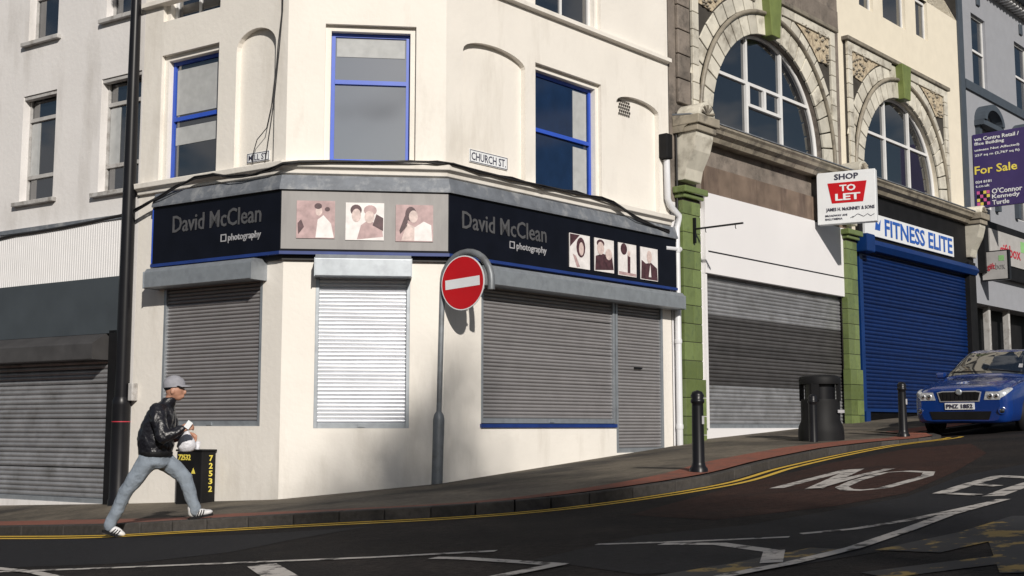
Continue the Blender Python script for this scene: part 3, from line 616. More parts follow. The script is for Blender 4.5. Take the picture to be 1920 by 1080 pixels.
    zt_ = z_sill+rad*.52; wd = math.sqrt(rad**2-(zt_-z_sill)**2)-.04
    f.box(uc-wd, b1-.036, y-.035, y+.035, zt_-.03, zt_+.03).box(b1+.036, b2-.036, y-.035, y+.035, zt_-.03, zt_+.03).box(b2+.036, uc+wd, y-.035, y+.035, zt_-.03, zt_+.03)
    if upper == 'stone':
        f.box(b1+.036, b2-.036, y-.05, y+.035, zt_-.46, zt_-.40); f.box((b1+b2)/2-.04, (b1+b2)/2+.04, y-.05, y+.035, zt_-.40, zt_-.03); f.box(b1+.036, b1+.09, y-.05, y+.034, zt_-.4, zt_-.03); f.box(b2-.09, b2-.036, y-.05, y+.034, zt_-.4, zt_-.03)
    win = f.build('arched_window', M_['framewhite'], rt, M)
    segs = [(uc-rad+.03, b1), (b1, b2), (b2, uc+rad-.03)]
    for a, b in segs:
        for lo in (True, False):
            pol = []
            N_ = 8
            for k in range(N_+1):
                x = a+(b-a)*k/N_; zt2 = z_sill+math.sqrt(max(0, (rad-.03)**2-(x-uc)**2)); pol.append((x, min(zt2, zt_) if lo else max(zt2, zt_)))
            base_ = z_sill if lo else zt_
            gm = MB()
            for (xa, za), (xb, zb_) in zip(pol, pol[1:]):
                if za > base_+.001 or zb_ > base_+.001: gm.quad((xa, y+.01, base_), (xb, y+.01, base_), (xb, y+.01, zb_), (xa, y+.01, za))
            if gm.f: gm.build('pane', M_['glass'], win, M)
    # cornice of glazed blocks
    cz = z_sill; nb = 16
    for k in range(nb):
        u0 = uA+.1+(uB-uA-.2)*k/nb; u1 = u0+(uB-uA-.2)/nb-.012
        MB().prismx([(.02, cz-.06), (-.36, cz-.1), (-.39, cz-.15), (-.35, cz-.19), (-.33, cz-.25), (-.24, cz-.3), (-.2, cz-.38), (.02, cz-.38)], u0, u1).build('cornice_block', M_['faience_dirty'], rt, M)
    MB().prismx([(.02, cz-.02), (-.38, cz-.075), (-.38, cz-.095), (.02, cz-.055)], uA+.1, uB-.1).build('lead_capping', M_['lead'], rt, M)
    return rt
# bay one
uA1, uB1 = R_END+.02, U(FR, 1573, 150)
ucl, ucr = U(FR, 1326, 200), U(FR, 1537, 290)
uc1, rad1 = (ucl+ucr)/2, (ucr-ucl)/2
z_s1 = Z(FR, 1440, 272, 0)
ab = arched('arched_stone_building', 'dark stone building with cream tiled arch window above a white boarded shop', uA1, uB1, uc1, rad1, z_s1, 'stone', 9.8)
uA2, uB2 = uB1+.004, U(FR, 1802, 250)
ucl2, ucr2 = U(FR, 1611, 300), U(FR, 1757, 365)
uc2, rad2 = (ucl2+ucr2)/2, (ucr2-ucl2)/2
ac = arched('arched_cream_building', 'cream painted building with tiled arch window above a blue shuttered gym', uA2, uB2, uc2, rad2, z_s1+.03, 'cream', 10.6)
# stone pilaster strip blocks at the left of bay one
for k in range(9):
    z0 = z_s1+.2+k*.45; MB().box(uA1+.22, uc1-rad1-.64, -.07, -.001, z0+.008, z0+.442).build('stone_block', M_['stone'], ab, FR.M, bevel=.015)
for k in range(7):
    u0 = uc1-rad1-.6+k*(uB1-uc1+rad1+.55)/7; MB().box(u0+.006, u0+(uB1-uc1+rad1+.55)/7-.006, -.05, -.001, z_s1+rad1+.9, z_s1+rad1+1.35).build('stone_block', M_['stone'], ab, FR.M, bevel=.015)
# consoles + pilasters
def console(rt, u0, w, zt, d=.45):
    zb = zt-1.05
    MB().prismx([(.0, zt-.1), (-d, zt-.12), (-d, zt-.3), (-d*.85, zt-.55), (-d*.5, zt-.85), (-d*.4, zb), (0, zb)], u0+.04, u0+w-.04).build('console', M_['faience'], rt, FR.M, bevel=.02)
    MB().box(u0-.04, u0+w+.04, -d-.1, -.0, zt-.1, zt+.06).box(u0, u0+w, -d-.05, -.0, zt-.22, zt-.102).build('console_cap', M_['faience_dirty'], rt, FR.M, bevel=.015)
    y = -d-.06; c = MB(); r = w*.42; cu = u0+w/2
    c.prism([(cu+r*math.cos(math.pi*k/12), zt+.062+r*math.sin(math.pi*k/12)) for k in range(13)], y, -.02); sc_ = c.build('scroll', M_['faience'], rt, FR.M, bevel=.02)
    s2 = MB()
    for k in range(5): a = math.pi*(k+.5)/5; s2.tube([(cu, y-.005, zt+.09), (cu+r*.75*math.cos(a), y-.01, zt+.07+r*.75*math.sin(a))], [.012, .03], 6)
    s2.build('shell_carving', M_['faience_dirty'], sc_, FR.M)
def pilaster(rt, u0, w, zt, zb, d=.16):
    z = zb-.15; k = 0; core = MB().box(u0+.01, u0+w-.01, -d+.012, -.0, zb-.3, zt-.22).build('pilaster', M_['joint'], rt, FR.M)
    while z < zt-.3:
        hh = min(.32, zt-.26-z); ex = .035 if z < zb+1.0 else 0
        MB().box(u0-ex, u0+w*(.5 if k % 2 else .62)-.004, -d-ex, -.02, z+.004, z+hh-.004).build('glazed_tile', M_['greentile'], core, FR.M, bevel=.008)
        MB().box(u0+w*(.5 if k % 2 else .62)+.004, u0+w+ex, -d-ex, -.02, z+.004, z+hh-.004).build('glazed_tile', M_['greentile'], core, FR.M, bevel=.008)
        z += hh; k += 1
    MB().box(u0-.04, u0+w+.04, -d-.06, 0, zt-.22, zt-.14).box(u0-.09, u0+w+.09, -d-.12, 0, zt-.139, zt-.02).build('capital', M_['greentile'], core, FR.M, bevel=.02)
pu0, pu1 = U(FR, 1284, 600, .16), U(FR, 1317, 600, .16); zcap = Z(FR, 1300, 352, .16)
qu0, qu1 = U(FR, 1591, 600, .16), U(FR, 1611, 600, .16)
eu0 = U(FR, 1822, 600, .16)
for rt, u0, w in ((ab, pu0, pu1-pu0), (ac, qu0, qu1-qu0), (ac, eu0, .42)):
    if u0 != eu0: pilaster(rt, u0, w, zcap, base_z(FR, u0))
    else: MB().box(u0, u0+w, -.16, -.001, base_z(FR, u0)-.2, zcap-.02).build('pilaster', M_['blackmatt'], rt, FR.M, bevel=.01)
    console(rt, u0-.02, w+.06, z_s1-.16)
zlow = z_s1-1.6
def shopwall(rt, u0, u1, zt, o, m):
    w = MB(); fill(w, rect(u0, u1, -1.2, zt), [rect(*o)], .0); reveal(w, rect(*o), 0, .15); w.build('shopfront_wall', M_[m], rt, FR.M)
# bay one shop
bu0, bu1 = U(FR, 1319, 600), U(FR, 1588, 600)
wz1, wz0 = Z(FR, 1322, 363), Z(FR, 1322, 513); shb = Z(FR, 1325, 803)
shopwall(ab, uA1, uB1, zlow+.001, (bu0+.04, bu1-.03, shb, wz0+.3), 'whiteboard')
MB().box(bu0-.02, bu1+.02, -.09, -.002, wz0, wz1).build('white_board', M_['whiteboard'], ab, FR.M, bevel=.004)
zl = Z(FR, 1322, 472); MB().box(bu0+.06, bu1-.02, -.096, -.0905, zl-.012, zl+.012).build('board_joint', M_['black'], ab, FR.M)
MB().box(bu0-.02, bu0+.05, -.06, -.002, shb, wz0-.003).box(bu1-.05, bu1+.02, -.06, -.002, shb, wz0-.003).build('door_frame', M_['whiteboard'], ab, FR.M)
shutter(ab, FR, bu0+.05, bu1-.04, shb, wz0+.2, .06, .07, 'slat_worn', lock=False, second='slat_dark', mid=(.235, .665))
for k in range(6):
    u0 = bu0+k*(bu1-bu0)/6; MB().box(u0+.004, u0+(bu1-bu0)/6-.004, -.06, -.002, wz1+.005, Z(FR, 1322, 312)).build('timber_board', M_['timber'], ab, FR.M)
# bay two shop
ru0, ru1 = U(FR, 1609, 620), U(FR, 1822, 620); bz0, bz1 = Z(FR, 1625, 777), Z(FR, 1625, 462)
shopwall(ac, uA2, uB2, zlow+.001, (ru0+.05, ru1-.05, base_z(FR, ru0)-.1, bz1), 'blackmatt')
shutter(ac, FR, ru0+.02, ru1, bz0+.06, bz1-.1, -.02, .085, 'slat_blue', gm='bluemetal', guide=.16, lock=False)
MB().box(ru0-.01, ru0+.2, -.13, -.001, base_z(FR, ru0)-.1, bz0+.06).build('shutter_leg', M_['bluemetal'], ac, FR.M)
MB().prismx([(-.001, bz1-.12), (-.2, bz1-.12), (-.27, bz1), (-.2, bz1+.12), (-.001, bz1+.14)], ru0+.3, ru1-.02).build('shutter_housing', M_['bluemetal'], ac, FR.M)
MB().box(ru0-.08, ru0+.3, -.33, -.001, bz1-.2, bz1+.2).build('motor_box', M_['bluemetal'], ac, FR.M, bevel=.03)
fu0, fu1 = U(FR, 1618, 415, .1), U(FR, 1785, 460, .1); fz1, fz0 = Z(FR, 1618, 396, .1), Z(FR, 1618, 438, .1)
fe = MB().box(fu0, fu1, -.14, -.09, fz0, fz1).build('gym_sign', M_['signwhite'], None, FR.M, label='white gym sign with tall blue capitals above the blue shutter', category='sign')
text('FITNESS ELITE', 'textblue', fe, FR.M, (fu0+1.0, fu1-.1, fz0+.06, fz1-.05), -.141, .02)
MB().prism([(fu0+.5, fz0+.15), (fu0+.75, fz0+.15), (fu0+.8, fz1-.1), (fu0+.68, fz1-.22), (fu0+.55, fz1-.15)], -.146, -.1405).build('figure_logo', M_['textblue'], fe, FR.M)
MB().box(ru0+.02, ru1+.1, -.085, -.002, bz1+.15, z_s1-.36).build('fascia_board', M_['blackmatt'], ac, FR.M)
# bracket arm
bk_ = fpt(FR, 1300, 430, .16)
ba = empty('sign_bracket', T(*bk_) @ RZ(aR), 'bare black iron sign bracket sticking out over the white board', 'bracket')
MB().box(-.02, .02, -.05, 0, -.25, .2).build('wall_plate', M_['black'], ba, WM[ba]); MB().box(-.015, .015, -1.0, -.04, -.015, .015).build('arm', M_['black'], ba, WM[ba])
for yy in (-.25, -.85): MB().tube([(0, yy, -.016), (.0, yy, -.06), (.02, yy, -.08)], .008, 6).build('hook', M_['black'], ba, WM[ba])
# ------------------------------------------------ projecting signs
def proj(name, lab, u, z0, w, hh, d0, th, m, turn=0):
    M = FR.M @ T(u, -d0, z0) @ RZ(-math.pi/2+turn)        # x runs out from the wall, -y faces down the street
    r = MB().box(0, w, -th/2, th/2, 0, hh).build(name, M_[m], None, M, bevel=.01, label=lab, category='sign'); return r, M
us = U(FR, 1522, 420)
tl, TM = proj('letting_sign', 'white SHOP TO LET box sign with red panel projecting over the boarded shop', us, Z(FR, 1526, 426), 1.17, 1.07, .16, .2, 'signwhite', R(15))
text('SHOP', 'textdark', tl, TM, (.36, .84, .9, 1.02), -.102, .02); MB().prism([(.3, .42), (.92, .42), (1.0, .84), (.22, .84)], -.106, -.1).build('red_panel', M_['red'], tl, TM)
text('TO', 'signwhite', tl, TM, (.46, .78, .655, .79), -.107, .03); text('LET', 'signwhite', tl, TM, (.37, .87, .47, .61), -.107, .03)
text('JAMES H. McKINNEY & SONS', 'textdark', tl, TM, (.18, 1.14, .24, .33), -.102, .01)
text('BROADWAY AVE', 'textdark', tl, TM, (.16, .6, .15, .19), -.102, .005); text('BALLYMENA', 'textdark', tl, TM, (.16, .5, .08, .12), -.102, .005); MB().tube([(.66, -.103, .1), (.72, -.103, .13), (.7, -.103, .1), (.8, -.103, .17), (.83, -.103, .16), (.92, -.103, .11), (1.0, -.103, .16), (1.06, -.103, .11), (1.13, -.103, .15)], .006, 5).build('scribble', M_['textdark'], tl, TM)
for zz in (.1, 1.0): MB().box(-.12, -.001, -.02, .02, zz-.02, zz+.02).build('stay', M_['blackmatt'], tl, TM)
ug = U(FR, 1838, 500)
gb, GM = proj('gift_shop_sign', 'small square white gift shop sign with black edge projecting by the gym', ug, Z(FR, 1838, 528), .72, .78, .05, .14, 'black')
MB().box(.03, .67, -.075, -.071, .03, .75).build('face', M_['signshade'], gb, GM); text('gift', 'textred', gb, GM, (.16, .36, .25, .45), -.076, .012); text('box', 'fasciagrey', gb, GM, (.38, .62, .28, .45), -.076, .006)
MB().box(.46, .6, -.079, -.0755, .5, .64).build('green_square', M_['green'], gb, GM)
uf = U(FR, 1828, 390)
sb, SM = proj('for_sale_board', 'large dark purple For Sale board with yellow lettering on the grey building', uf, Z(FR, 1828, 392), 1.75, 1.98, .02, .06, 'purple')
for s_, m_, bx in (('wn Centre Retail /', 'signwhite', (.05, 1.2, 1.79, 1.89)), ('ffice Building', 'signwhite', (.05, .82, 1.65, 1.76)), ('usiness Not Affected)', 'signwhite', (.05, 1.2, 1.5, 1.58)), ('257 sq m (2,767 sq ft)', 'signwhite', (.05, 1.2, 1.36, 1.44)),
                   ('For Sale', 'yellow', (.03, 1.12, .9, 1.12)), ('024 8181', 'signwhite', (.04, .45, .66, .73)), ('t.co.uk', 'signwhite', (.04, .4, .55, .62)), ("O'Connor", 'signwhite', (.45, 1.22, .34, .48)), ('Kennedy', 'signwhite', (.45, 1.15, .18, .32)), ('Turtle', 'signwhite', (.45, .88, .05, .17))):
    text(s_, m_, sb, SM, bx, -.031, .015)
for i in range(4):
    for j in range(4): MB().box(.06+i*.085, .135+i*.085, -.036, -.0305, .07+j*.1, .15+j*.1).build('logo_square', M_['pink' if (i+j) % 3 == 0 else 'yellow' if (i+j) % 2 else 'black'], sb, SM)
# ------------------------------------------------ grey building with gift shop
gu0, gu1 = uB2+.004, uB2+11
gr = empty('grey_building', T(*FR.pt(gu0+3, 0, base_z(FR, gu0))), 'grey painted building with dark trim and bracketed eaves above the gift shop', 'building')
w = MB(); hs = []; gz = Z(FR, 1804, 153); gtop = Z(FR, 1830, -12)+.35
ows = []
for x0, x1, y0, y1 in ((1823, 1849, 38, 150), (1902, 1926, 85, 190)):
    o = (U(FR, x0, 100), U(FR, x1, 100), gz+.12, gz+2.1); ows.append(o)
o3 = [(a[0]+5.8, a[1]+5.8, a[2], a[3]) for a in ows]; ows += o3
for o in ows: hs.append(rect(*o)); reveal(w, rect(*o), 0, .15)
lows = []
for k in range(3):
    ul = U(FR, 1850, 330)+k*2.7; o = (ul-.45, ul+.45, gz-3.2, gz-1.1); lows.append(o); hs.append(rect(*o)); reveal(w, rect(*o), 0, .15)
dz_ = base_z(FR, gu0); so = (gu0+.12, gu1-1, dz_-.2, zcap-1.0); hs.append(rect(*so)); reveal(w, rect(*so), 0, .5)
fill(w, rect(gu0, gu1, -1, gtop), hs, 0); w.build('wall', M_['greypaint'], gr, FR.M)
for o in ows+lows: sash(gr, FR, o, .08, 'framewhite', (.5,))
MB().box(gu0, gu0+.32, -.05, -.001, zcap-.3, gtop-.3).build('corner_strip', M_['slategrey'], gr, FR.M); MB().box(gu0+.33, gu1, -.06, -.001, gz-.14, gz+.1).build('string_course', M_['slategrey'], gr, FR.M)
for o in lows:
    c = (o[0]+o[1])/2; arc = [(c+.72*math.cos(math.pi*k/14), o[3]+.2+.5*math.sin(math.pi*k/14)) for k in range(15)]; arc2 = [(c+.56*math.cos(math.pi*k/14), o[3]+.2+.34*math.sin(math.pi*k/14)) for k in range(14, -1, -1)]
    MB().prism(arc+arc2, -.3, -.001).box(c-.74, c+.74, -.26, -.001, o[3]+.06, o[3]+.19).box(c-.68, c-.5, -.12, -.001, o[2], o[3]+.058).box(c+.5, c+.68, -.12, -.001, o[2], o[3]+.058).build('window_hood', M_['slategrey'], gr, FR.M)
MB().box(gu0-.05, gu1, -.5, 0, gtop, gtop+.12).box(gu0-.05, gu1, -.55, -.42, gtop+.121, gtop+.25).build('eaves', M_['slategrey'], gr, FR.M)
for k in range(44): MB().box(gu0+.1+k*.25, gu0+.2+k*.25, -.3, -.001, gtop-.16, gtop-.002).build('dentil', M_['framewhite'], gr, FR.M)
for o in ows: c = (o[0]+o[1])/2; MB().box(c-.12, c+.12, -.05, -.001, o[3]+.3, o[3]+.62).build('wall_tie', M_['slategrey'], gr, FR.M, bevel=.03)
MB().prismx([(-.5, gtop+.12), (3.5, gtop+2.6), (7, gtop+.12)], gu0, gu1).build('roof', M_['roofslate'], gr, FR.M)
gsz0, gsz1 = Z(FR, 1850, 492), Z(FR, 1850, 433)
MB().box(gu0+.75, gu1-.8, -.2, -.001, gsz0-.35, gsz1+.2).build('shop_fascia', M_['blackmatt'], gr, FR.M)
gf = MB().box(gu0+1.05, gu1-1.2, -.23, -.201, gsz0, gsz1).build('fascia_panel', M_['signshade'], gr, FR.M)
text('giftbox', 'textred', gf, FR.M, (gu0+1.75, gu0+3.3, gsz0+.12, gsz0+.55), -.232, .01); MB().box(gu0+3.35, gu0+3.7, -.236, -.2305, gsz1-.4, gsz1-.1).build('green_square', M_['green'], gf, FR.M)
MB().quad((so[0], .5, so[2]), (so[1], .5, so[2]), (so[1], .5, so[3]), (so[0], .5, so[3])).build('shop_interior', M_['blackmatt'], gr, FR.M)
for k, u in enumerate((so[0]+.35, so[0]+1.65, so[0]+3.1, so[0]+5)): MB().box(u, u+.14, .15, .3, so[2], so[3]).build('shopfront_post', M_['framegrey'], gr, FR.M)
MB().box(so[0]+.9, so[0]+1.12, .28, .29, dz_+1.2, dz_+1.55).build('door_notice', M_['signwhite'], gr, FR.M)
for rt, a, b, tp in ((ab, uA1, uB1, 9.8), (ac, uA2, uB2, 10.6), (gr, gu0, gu1, gtop)):
    q = MB(); P4 = [FR.pt(a), FR.pt(b), FR.pt(b, -7), FR.pt(a, -7)]; q.add([(p.x, p.y, tp+.002) for p in P4], [(0, 1, 2, 3)])
    for p, r in zip(P4[1:], P4[2:]+P4[:1]): q.quad((p.x, p.y, -1), (r.x, r.y, -1), (r.x, r.y, tp), (p.x, p.y, tp))
    q.build('rear_wall', M_['joint'], rt)
# ------------------------------------------------ bollards and bin
def bollard(px, py, hh, lab, sticker=False):
    p = ground(px, py); r = empty('bollard', T(*p), lab, 'bollard', 'black bollards along the pavement edge'); k = hh/1.0
    MB().lathe([(.115*k, -.05), (.115*k, .03), (.09*k, .06), (.078*k, .1), (.072*k, .8*k), (.07*k, .83*k), (.085*k, .845*k), (.085*k, .88*k), (.072*k, .89*k), (.085*k, .93*k), (.06*k, .98*k), (.0, 1.0*k)], 20).build('post', M_['black'], r, WM[r])
    if sticker: MB().box(.035, .06, -.075, -.06, .58*k, .68*k).build('sticker', M_['letterwhite'], r, WM[r])
bollard(1310, 884, .9, 'black bollard in front of the green tiled pilaster', True); bollard(1694, 818, .9, 'black bollard in front of the blue shutter beside the parked car', True); bollard(1526, 846, .9, 'black bollard standing right in front of the litter bin')
p = ground(1540, 843)
lbn = empty('litter_bin', T(p.x+.06, p.y+.22, p.z) @ RZ(.3) @ Matrix.Scale(1.22, 4), 'black moulded plastic litter bin with flared base on the pavement', 'bin')
MB().lathe([(.3, -.05), (.3, .22), (.29, .3), (.255, .38), (.255, .62), (.25, .66)], 24).build('body', M_['blackmatt'], lbn, WM[lbn])
for k in range(4):
    a = math.pi/4+k*math.pi/2; MB().box(-.05, .05, -.02, .02, .64, .88).build('hood_post', M_['blackmatt'], lbn, WM[lbn] @ RZ(a) @ T(0, -.245, 0))
MB().lathe([(.27, .86), (.275, .92), (.26, .96), (.2, .985), (0, .995)], 24).build('hood', M_['blackmatt'], lbn, WM[lbn], bevel=.005); MB().lathe([(.2, .5), (.2, .88)], 16).build('liner', M_['black'], lbn, WM[lbn])
MB().box(.1, .2, -.262, -.25, .48, .52).build('badge', M_['letterwhite'], lbn, WM[lbn])
# ------------------------------------------------ cabinet
p = ground(376, 944)
cbn = empty('utility_cabinet', T(*p) @ RZ(aL), 'black street cabinet with yellow number 72532 against the cream wall', 'cabinet')
CM = WM[cbn]
MB().box(-.5, 0, 0, .26, -.15, .7).build('body', M_['blackmatt'], cbn, CM, bevel=.012); MB().box(-.515, .012, -.012, .27, .702, .73).build('lid', M_['blackmatt'], cbn, CM, bevel=.008)
text('72532', 'yellow', cbn, CM, (-.46, -.22, .58, .66), -.001, .02)
MB().prism([(-.2, .4), (-.12, .4), (-.16, .48)], -.004, -.001).build('warning_triangle', M_['yellow'], cbn, CM)
for k, ch in enumerate('72532'): text(ch, 'yellow', cbn, CM @ RZ(math.pi/2), (.13, .195, .57-k*.105, .65-k*.105), -.001, .02, name='number')
cu = p+Vector((-.12, .22, .73)); MB().lathe([(.03, 0), (.04, .11), (.037, .11), (.028, .006), (0, .006)], 14).build('plastic_cup', M_['bag'], None, T(*cu), label='small clear plastic cup standing on the black cabinet', category='cup')
# ------------------------------------------------ the man
p0 = rg(292, 1000, 0); PS = p0.y/F_PX*1.0
PM = T(p0.x, p0.y, p0.z)
man = empty('person', PM, 'person in black leather jacket, grey cap and jeans striding past the cabinet', 'person')
def J(px, py, y=0): return ((px-292)*PS, y, (1000-py)*PS)
def sph(mb, c, r, n=12, M=None):
    r = r if isinstance(r, tuple) else (r, r, r); k = n//2; vs = []
    for i in range(k+1):
        t = math.pi*i/k-math.pi/2
        for j in range(n): vs.append(Vector((r[0]*math.cos(t)*math.cos(2*math.pi*j/n), r[1]*math.cos(t)*math.sin(2*math.pi*j/n), r[2]*math.sin(t))))
    if M: vs = [M @ v for v in vs]
    mb.add([v+Vector(c) for v in vs], [(i*n+j, i*n+(j+1) % n, (i+1)*n+(j+1) % n, (i+1)*n+j) for i in range(k) for j in range(n)])
def limb(mb, pts):                         # chain of (point, radius): tapered, closed at both ends
    for (p, r), (q, t) in zip(pts, pts[1:]): mb.tube([p, q], [r, t], 14); sph(mb, p, r); sph(mb, q, t)
def rings(mb, rs, n=20):                   # stacked ellipses (centre, rx, ry)
    vs = [(c[0]+a*math.cos(2*math.pi*j/n), c[1]+b*math.sin(2*math.pi*j/n), c[2]) for c, a, b in rs for j in range(n)]
    mb.add(vs, [(i*n+j, i*n+(j+1) % n, (i+1)*n+(j+1) % n, (i+1)*n+j) for i in range(len(rs)-1) for j in range(n)]+[tuple(range(n-1, -1, -1)), tuple(range((len(rs)-1)*n, len(rs)*n))])
def flesh(name, mb, m, vox, parent=man, smooth=6):
    o = mb.build(name, M_[m], parent, PM); r = o.modifiers.new('remesh', 'REMESH'); r.mode = 'VOXEL'; r.voxel_size = vox; r.use_smooth_shade = True
    q = o.modifiers.new('smooth', 'SMOOTH'); q.iterations = smooth; q.factor = .5
    if name in ('jacket', 'jeans'):
        tx = bpy.data.textures.new(name+'_folds', 'CLOUDS'); tx.noise_scale = .1; tx.noise_depth = 2; dm = o.modifiers.new('folds', 'DISPLACE'); dm.texture = tx; dm.strength = .035 if name == 'jacket' else .024; dm.mid_level = .5
    return o
hd = Vector(J(319, 735))
b_ = MB(); HT = Matrix.Rotation(R(-4), 3, 'Y')
sph(b_, hd, (.1, .078, .118), 18, HT); sph(b_, hd+Vector((.035, 0, -.07)), (.058, .05, .052), 14); sph(b_, hd+Vector((.1, 0, -.03)), (.026, .014, .028), 10); sph(b_, hd+Vector((.088, 0, -.078)), (.016, .026, .016), 10)
for e in (-1, 1): sph(b_, hd+Vector((-.005, e*.08, -.025)), (.022, .01, .032), 10)
limb(b_, [(J(314, 748), .055), (J(303, 768), .06)]); rings(b_, [(J(288, 862), .1, .13), (J(288, 820), .1, .14), (J(296, 780), .1, .16), (J(302, 766), .05, .07)])
limb(b_, [(J(298, 774, -.16), .055), (J(313, 821, -.25), .045), (J(341, 810, -.21), .031)]); limb(b_, [(J(298, 774, .16), .055), (J(306, 821, .24), .045), (J(337, 820, .12), .031)])
limb(b_, [(J(278, 868, -.08), .07), (J(241, 919, -.09), .05), (J(213, 982, -.08), .04)]); limb(b_, [(J(300, 866, .08), .07), (J(339, 898, .09), .05), (J(359, 958, .09), .04)])
def hand(mb, w, d, q, e):                  # wrist, reach, across, curl direction
    w, d, q, e = Vector(w), Vector(d).normalized(), Vector(q).normalized(), Vector(e).normalized()
    for k in range(4): limb(mb, [(w+q*(.02-.013*k), .018), (w+d*.07+q*(.027-.018*k), .0135)])
    for k, ln in enumerate((.065, .075, .07, .055)):
        p1 = w+d*.075+q*(.027-.018*k); p2 = p1+d*ln*.5+e*ln*.25; p3 = p2+e*ln*.45; limb(mb, [(p1, .0115), (p2, .0105), (p3, .009)])
    limb(mb, [(w+d*.02+q*.022, .014), (w+d*.05+q*.045+e*.02, .012), (w+d*.08+q*.04+e*.04, .01)])
hand(b_, J(343, 809, -.21), (1, .1, .35), (-.35, 0, 1), (.2, .8, -.4)); hand(b_, J(339, 820, .12), (1, -.2, -.25), (.25, 0, 1), (-.1, -.5, -.8))
flesh('body', b_, 'skin', .0075, smooth=3)
j_ = MB(); rings(j_, [(J(287, 857), .165, .19), (J(287, 850), .172, .2), (J(286, 838), .187, .205), (J(287, 815), .182, .21), (J(291, 795), .172, .215), (J(296, 776), .135, .2), (J(301, 766), .1, .13), (J(308, 756), .078, .085), (J(311, 751), .074, .08)])
for e, pts in ((-1, [(J(296, 777, -.17), .088), (J(305, 801, -.235), .08), (J(314, 823, -.265), .07), (J(330, 817, -.24), .058), (J(343, 809, -.21), .047)]), (1, [(J(296, 777, .17), .088), (J(303, 801, .23), .08), (J(308, 823, .245), .068), (J(324, 822, .18), .056), (J(337, 820, .125), .046)])): limb(j_, pts)
jk = flesh('jacket', j_, 'leather', .011)
hb = MB(); rings(hb, [(J(287, 860), .168, .195), (J(287, 850), .178, .207)]); flesh('hem_band', hb, 'blackmatt', .012, jk)
e_ = MB(); rings(e_, [(J(287, 852), .15, .175), (J(286, 862), .155, .185), (J(287, 874), .15, .18), (J(289, 882), .1, .12)])
limb(e_, [(J(277, 868, -.085), .108), (J(258, 896, -.09), .09), (J(240, 921, -.09), .074), (J(227, 950, -.085), .067), (J(214, 978, -.08), .062), (J(211, 985, -.08), .063)])
limb(e_, [(J(299, 868, .085), .108), (J(321, 884, .09), .09), (J(339, 900, .09), .077), (J(349, 928, .09), .067), (J(358, 953, .09), .062), (J(360, 960, .09), .062)])
flesh('jeans', e_, 'denim', .012)
for hx_, hz_, tx, tz_, yy in ((204, 989, 236, 999, -.08), (350, 968, 387, 961, .09)):
    A0, B0 = Vector(J(hx_, hz_, yy)), Vector(J(tx, tz_, yy)); an = math.atan2(B0.z-A0.z, B0.x-A0.x); ln = (B0-A0).length; SMx = PM @ T(*A0) @ Matrix.Rotation(-an, 4, 'Y')
    f_ = MB(); sph(f_, (.035, 0, .02), (.055, .042, .05), 14); sph(f_, (.1, 0, .005), (.09, .044, .042), 14); sph(f_, (ln-.045, 0, -.005), (.075, .046, .032), 14); limb(f_, [((.03, 0, .03), .045), ((.03, 0, .07), .046)])
    so_ = f_.build('shoe', M_['shoewhite'], man, SMx); r = so_.modifiers.new('remesh', 'REMESH'); r.mode = 'VOXEL'; r.voxel_size = .008; r.use_smooth_shade = True; q = so_.modifiers.new('smooth', 'SMOOTH'); q.iterations = 4
    pr = [(-.02, .02), (.0, .036), (.06, .04), (.12, .042), (ln-.06, .048), (ln-.01, .04), (ln+.025, .015)]
    MB().add([(x, e*w_, z) for z in (-.048, -.024) for e in (-1, 1) for x, w_ in pr], [tuple(range(7))+tuple(range(13, 6, -1)), tuple(range(20, 13, -1))+tuple(range(21, 28))]+[(k, k+1, k+15, k+14) for k in range(6)]+[(k+7, k+21, k+22, k+8) for k in range(6)]+[(0, 14, 21, 7), (6, 13, 27, 20)]).build('sole', M_['blackmatt'], so_, SMx)
    for k in range(3):
        for e in (-1, 1): MB().tube([(.085+k*.028, e*.046, -.022), (.1+k*.028, e*.047, .0), (.115+k*.024, e*.036, .028)], .006, 6).build('stripe', M_['black'], so_, SMx)
# cap, hair, glasses, bag, paper
hc = Vector(J(318, 729)); cap = MB(); prof = [(.108*math.cos(R(a)), .098*math.sin(R(a))) for a in range(0, 91, 10)]
cap.lathe([(.108, -.03)]+prof, 20)
HM = PM @ T(*(hc+Vector((-.004, 0, .015)))) @ Matrix.Rotation(R(-3), 4, 'Y')
cp_ = cap.build('cap', M_['capgrey'], man, HM @ Matrix.Diagonal((1.08, .88, 1, 1)))
br = MB(); nn = 9; vs = []
for zo in (0, .008):
    for k in range(nn):
        a = R(-70+140*k/(nn-1)); vs += [(.1*math.cos(a), .088*math.sin(a), -.015+zo), (.1*math.cos(a)+.085*math.cos(a*.6), .092*math.sin(a), -.035+zo)]
br.add(vs, [(2*k, 2*k+1, 2*k+3, 2*k+2) for k in range(nn-1)]+[(2*nn+2*k, 2*nn+2*k+2, 2*nn+2*k+3, 2*nn+2*k+1) for k in range(nn-1)]+[(2*k+1, 2*nn+2*k+1, 2*nn+2*k+3, 2*k+3) for k in range(nn-1)], True)
br.build('peak', M_['capgrey'], cp_, HM)
hr = MB(); sph(hr, (-.022, 0, -.025), (.088, .083, .06), 16); hr.build('hair', M_['black'], man, HM)
MB().box(.07, .1, -.07, -.01, -.045, -.015).box(.07, .1, .01, .07, -.045, -.015).box(-.01, .085, -.085, -.079, -.03, -.02).box(-.01, .085, .079, .085, -.03, -.02).box(.088, .1, -.012, .012, -.03, -.022).build('sunglasses', M_['black'], man, HM, bevel=.004)
bgc = Vector(J(341, 834)); vs = MB(); vs.lathe([(.0, -.1), (.07, -.09), (.1, -.04), (.085, .02), (.045, .075), (.02, .12), (.028, .14)], 14)
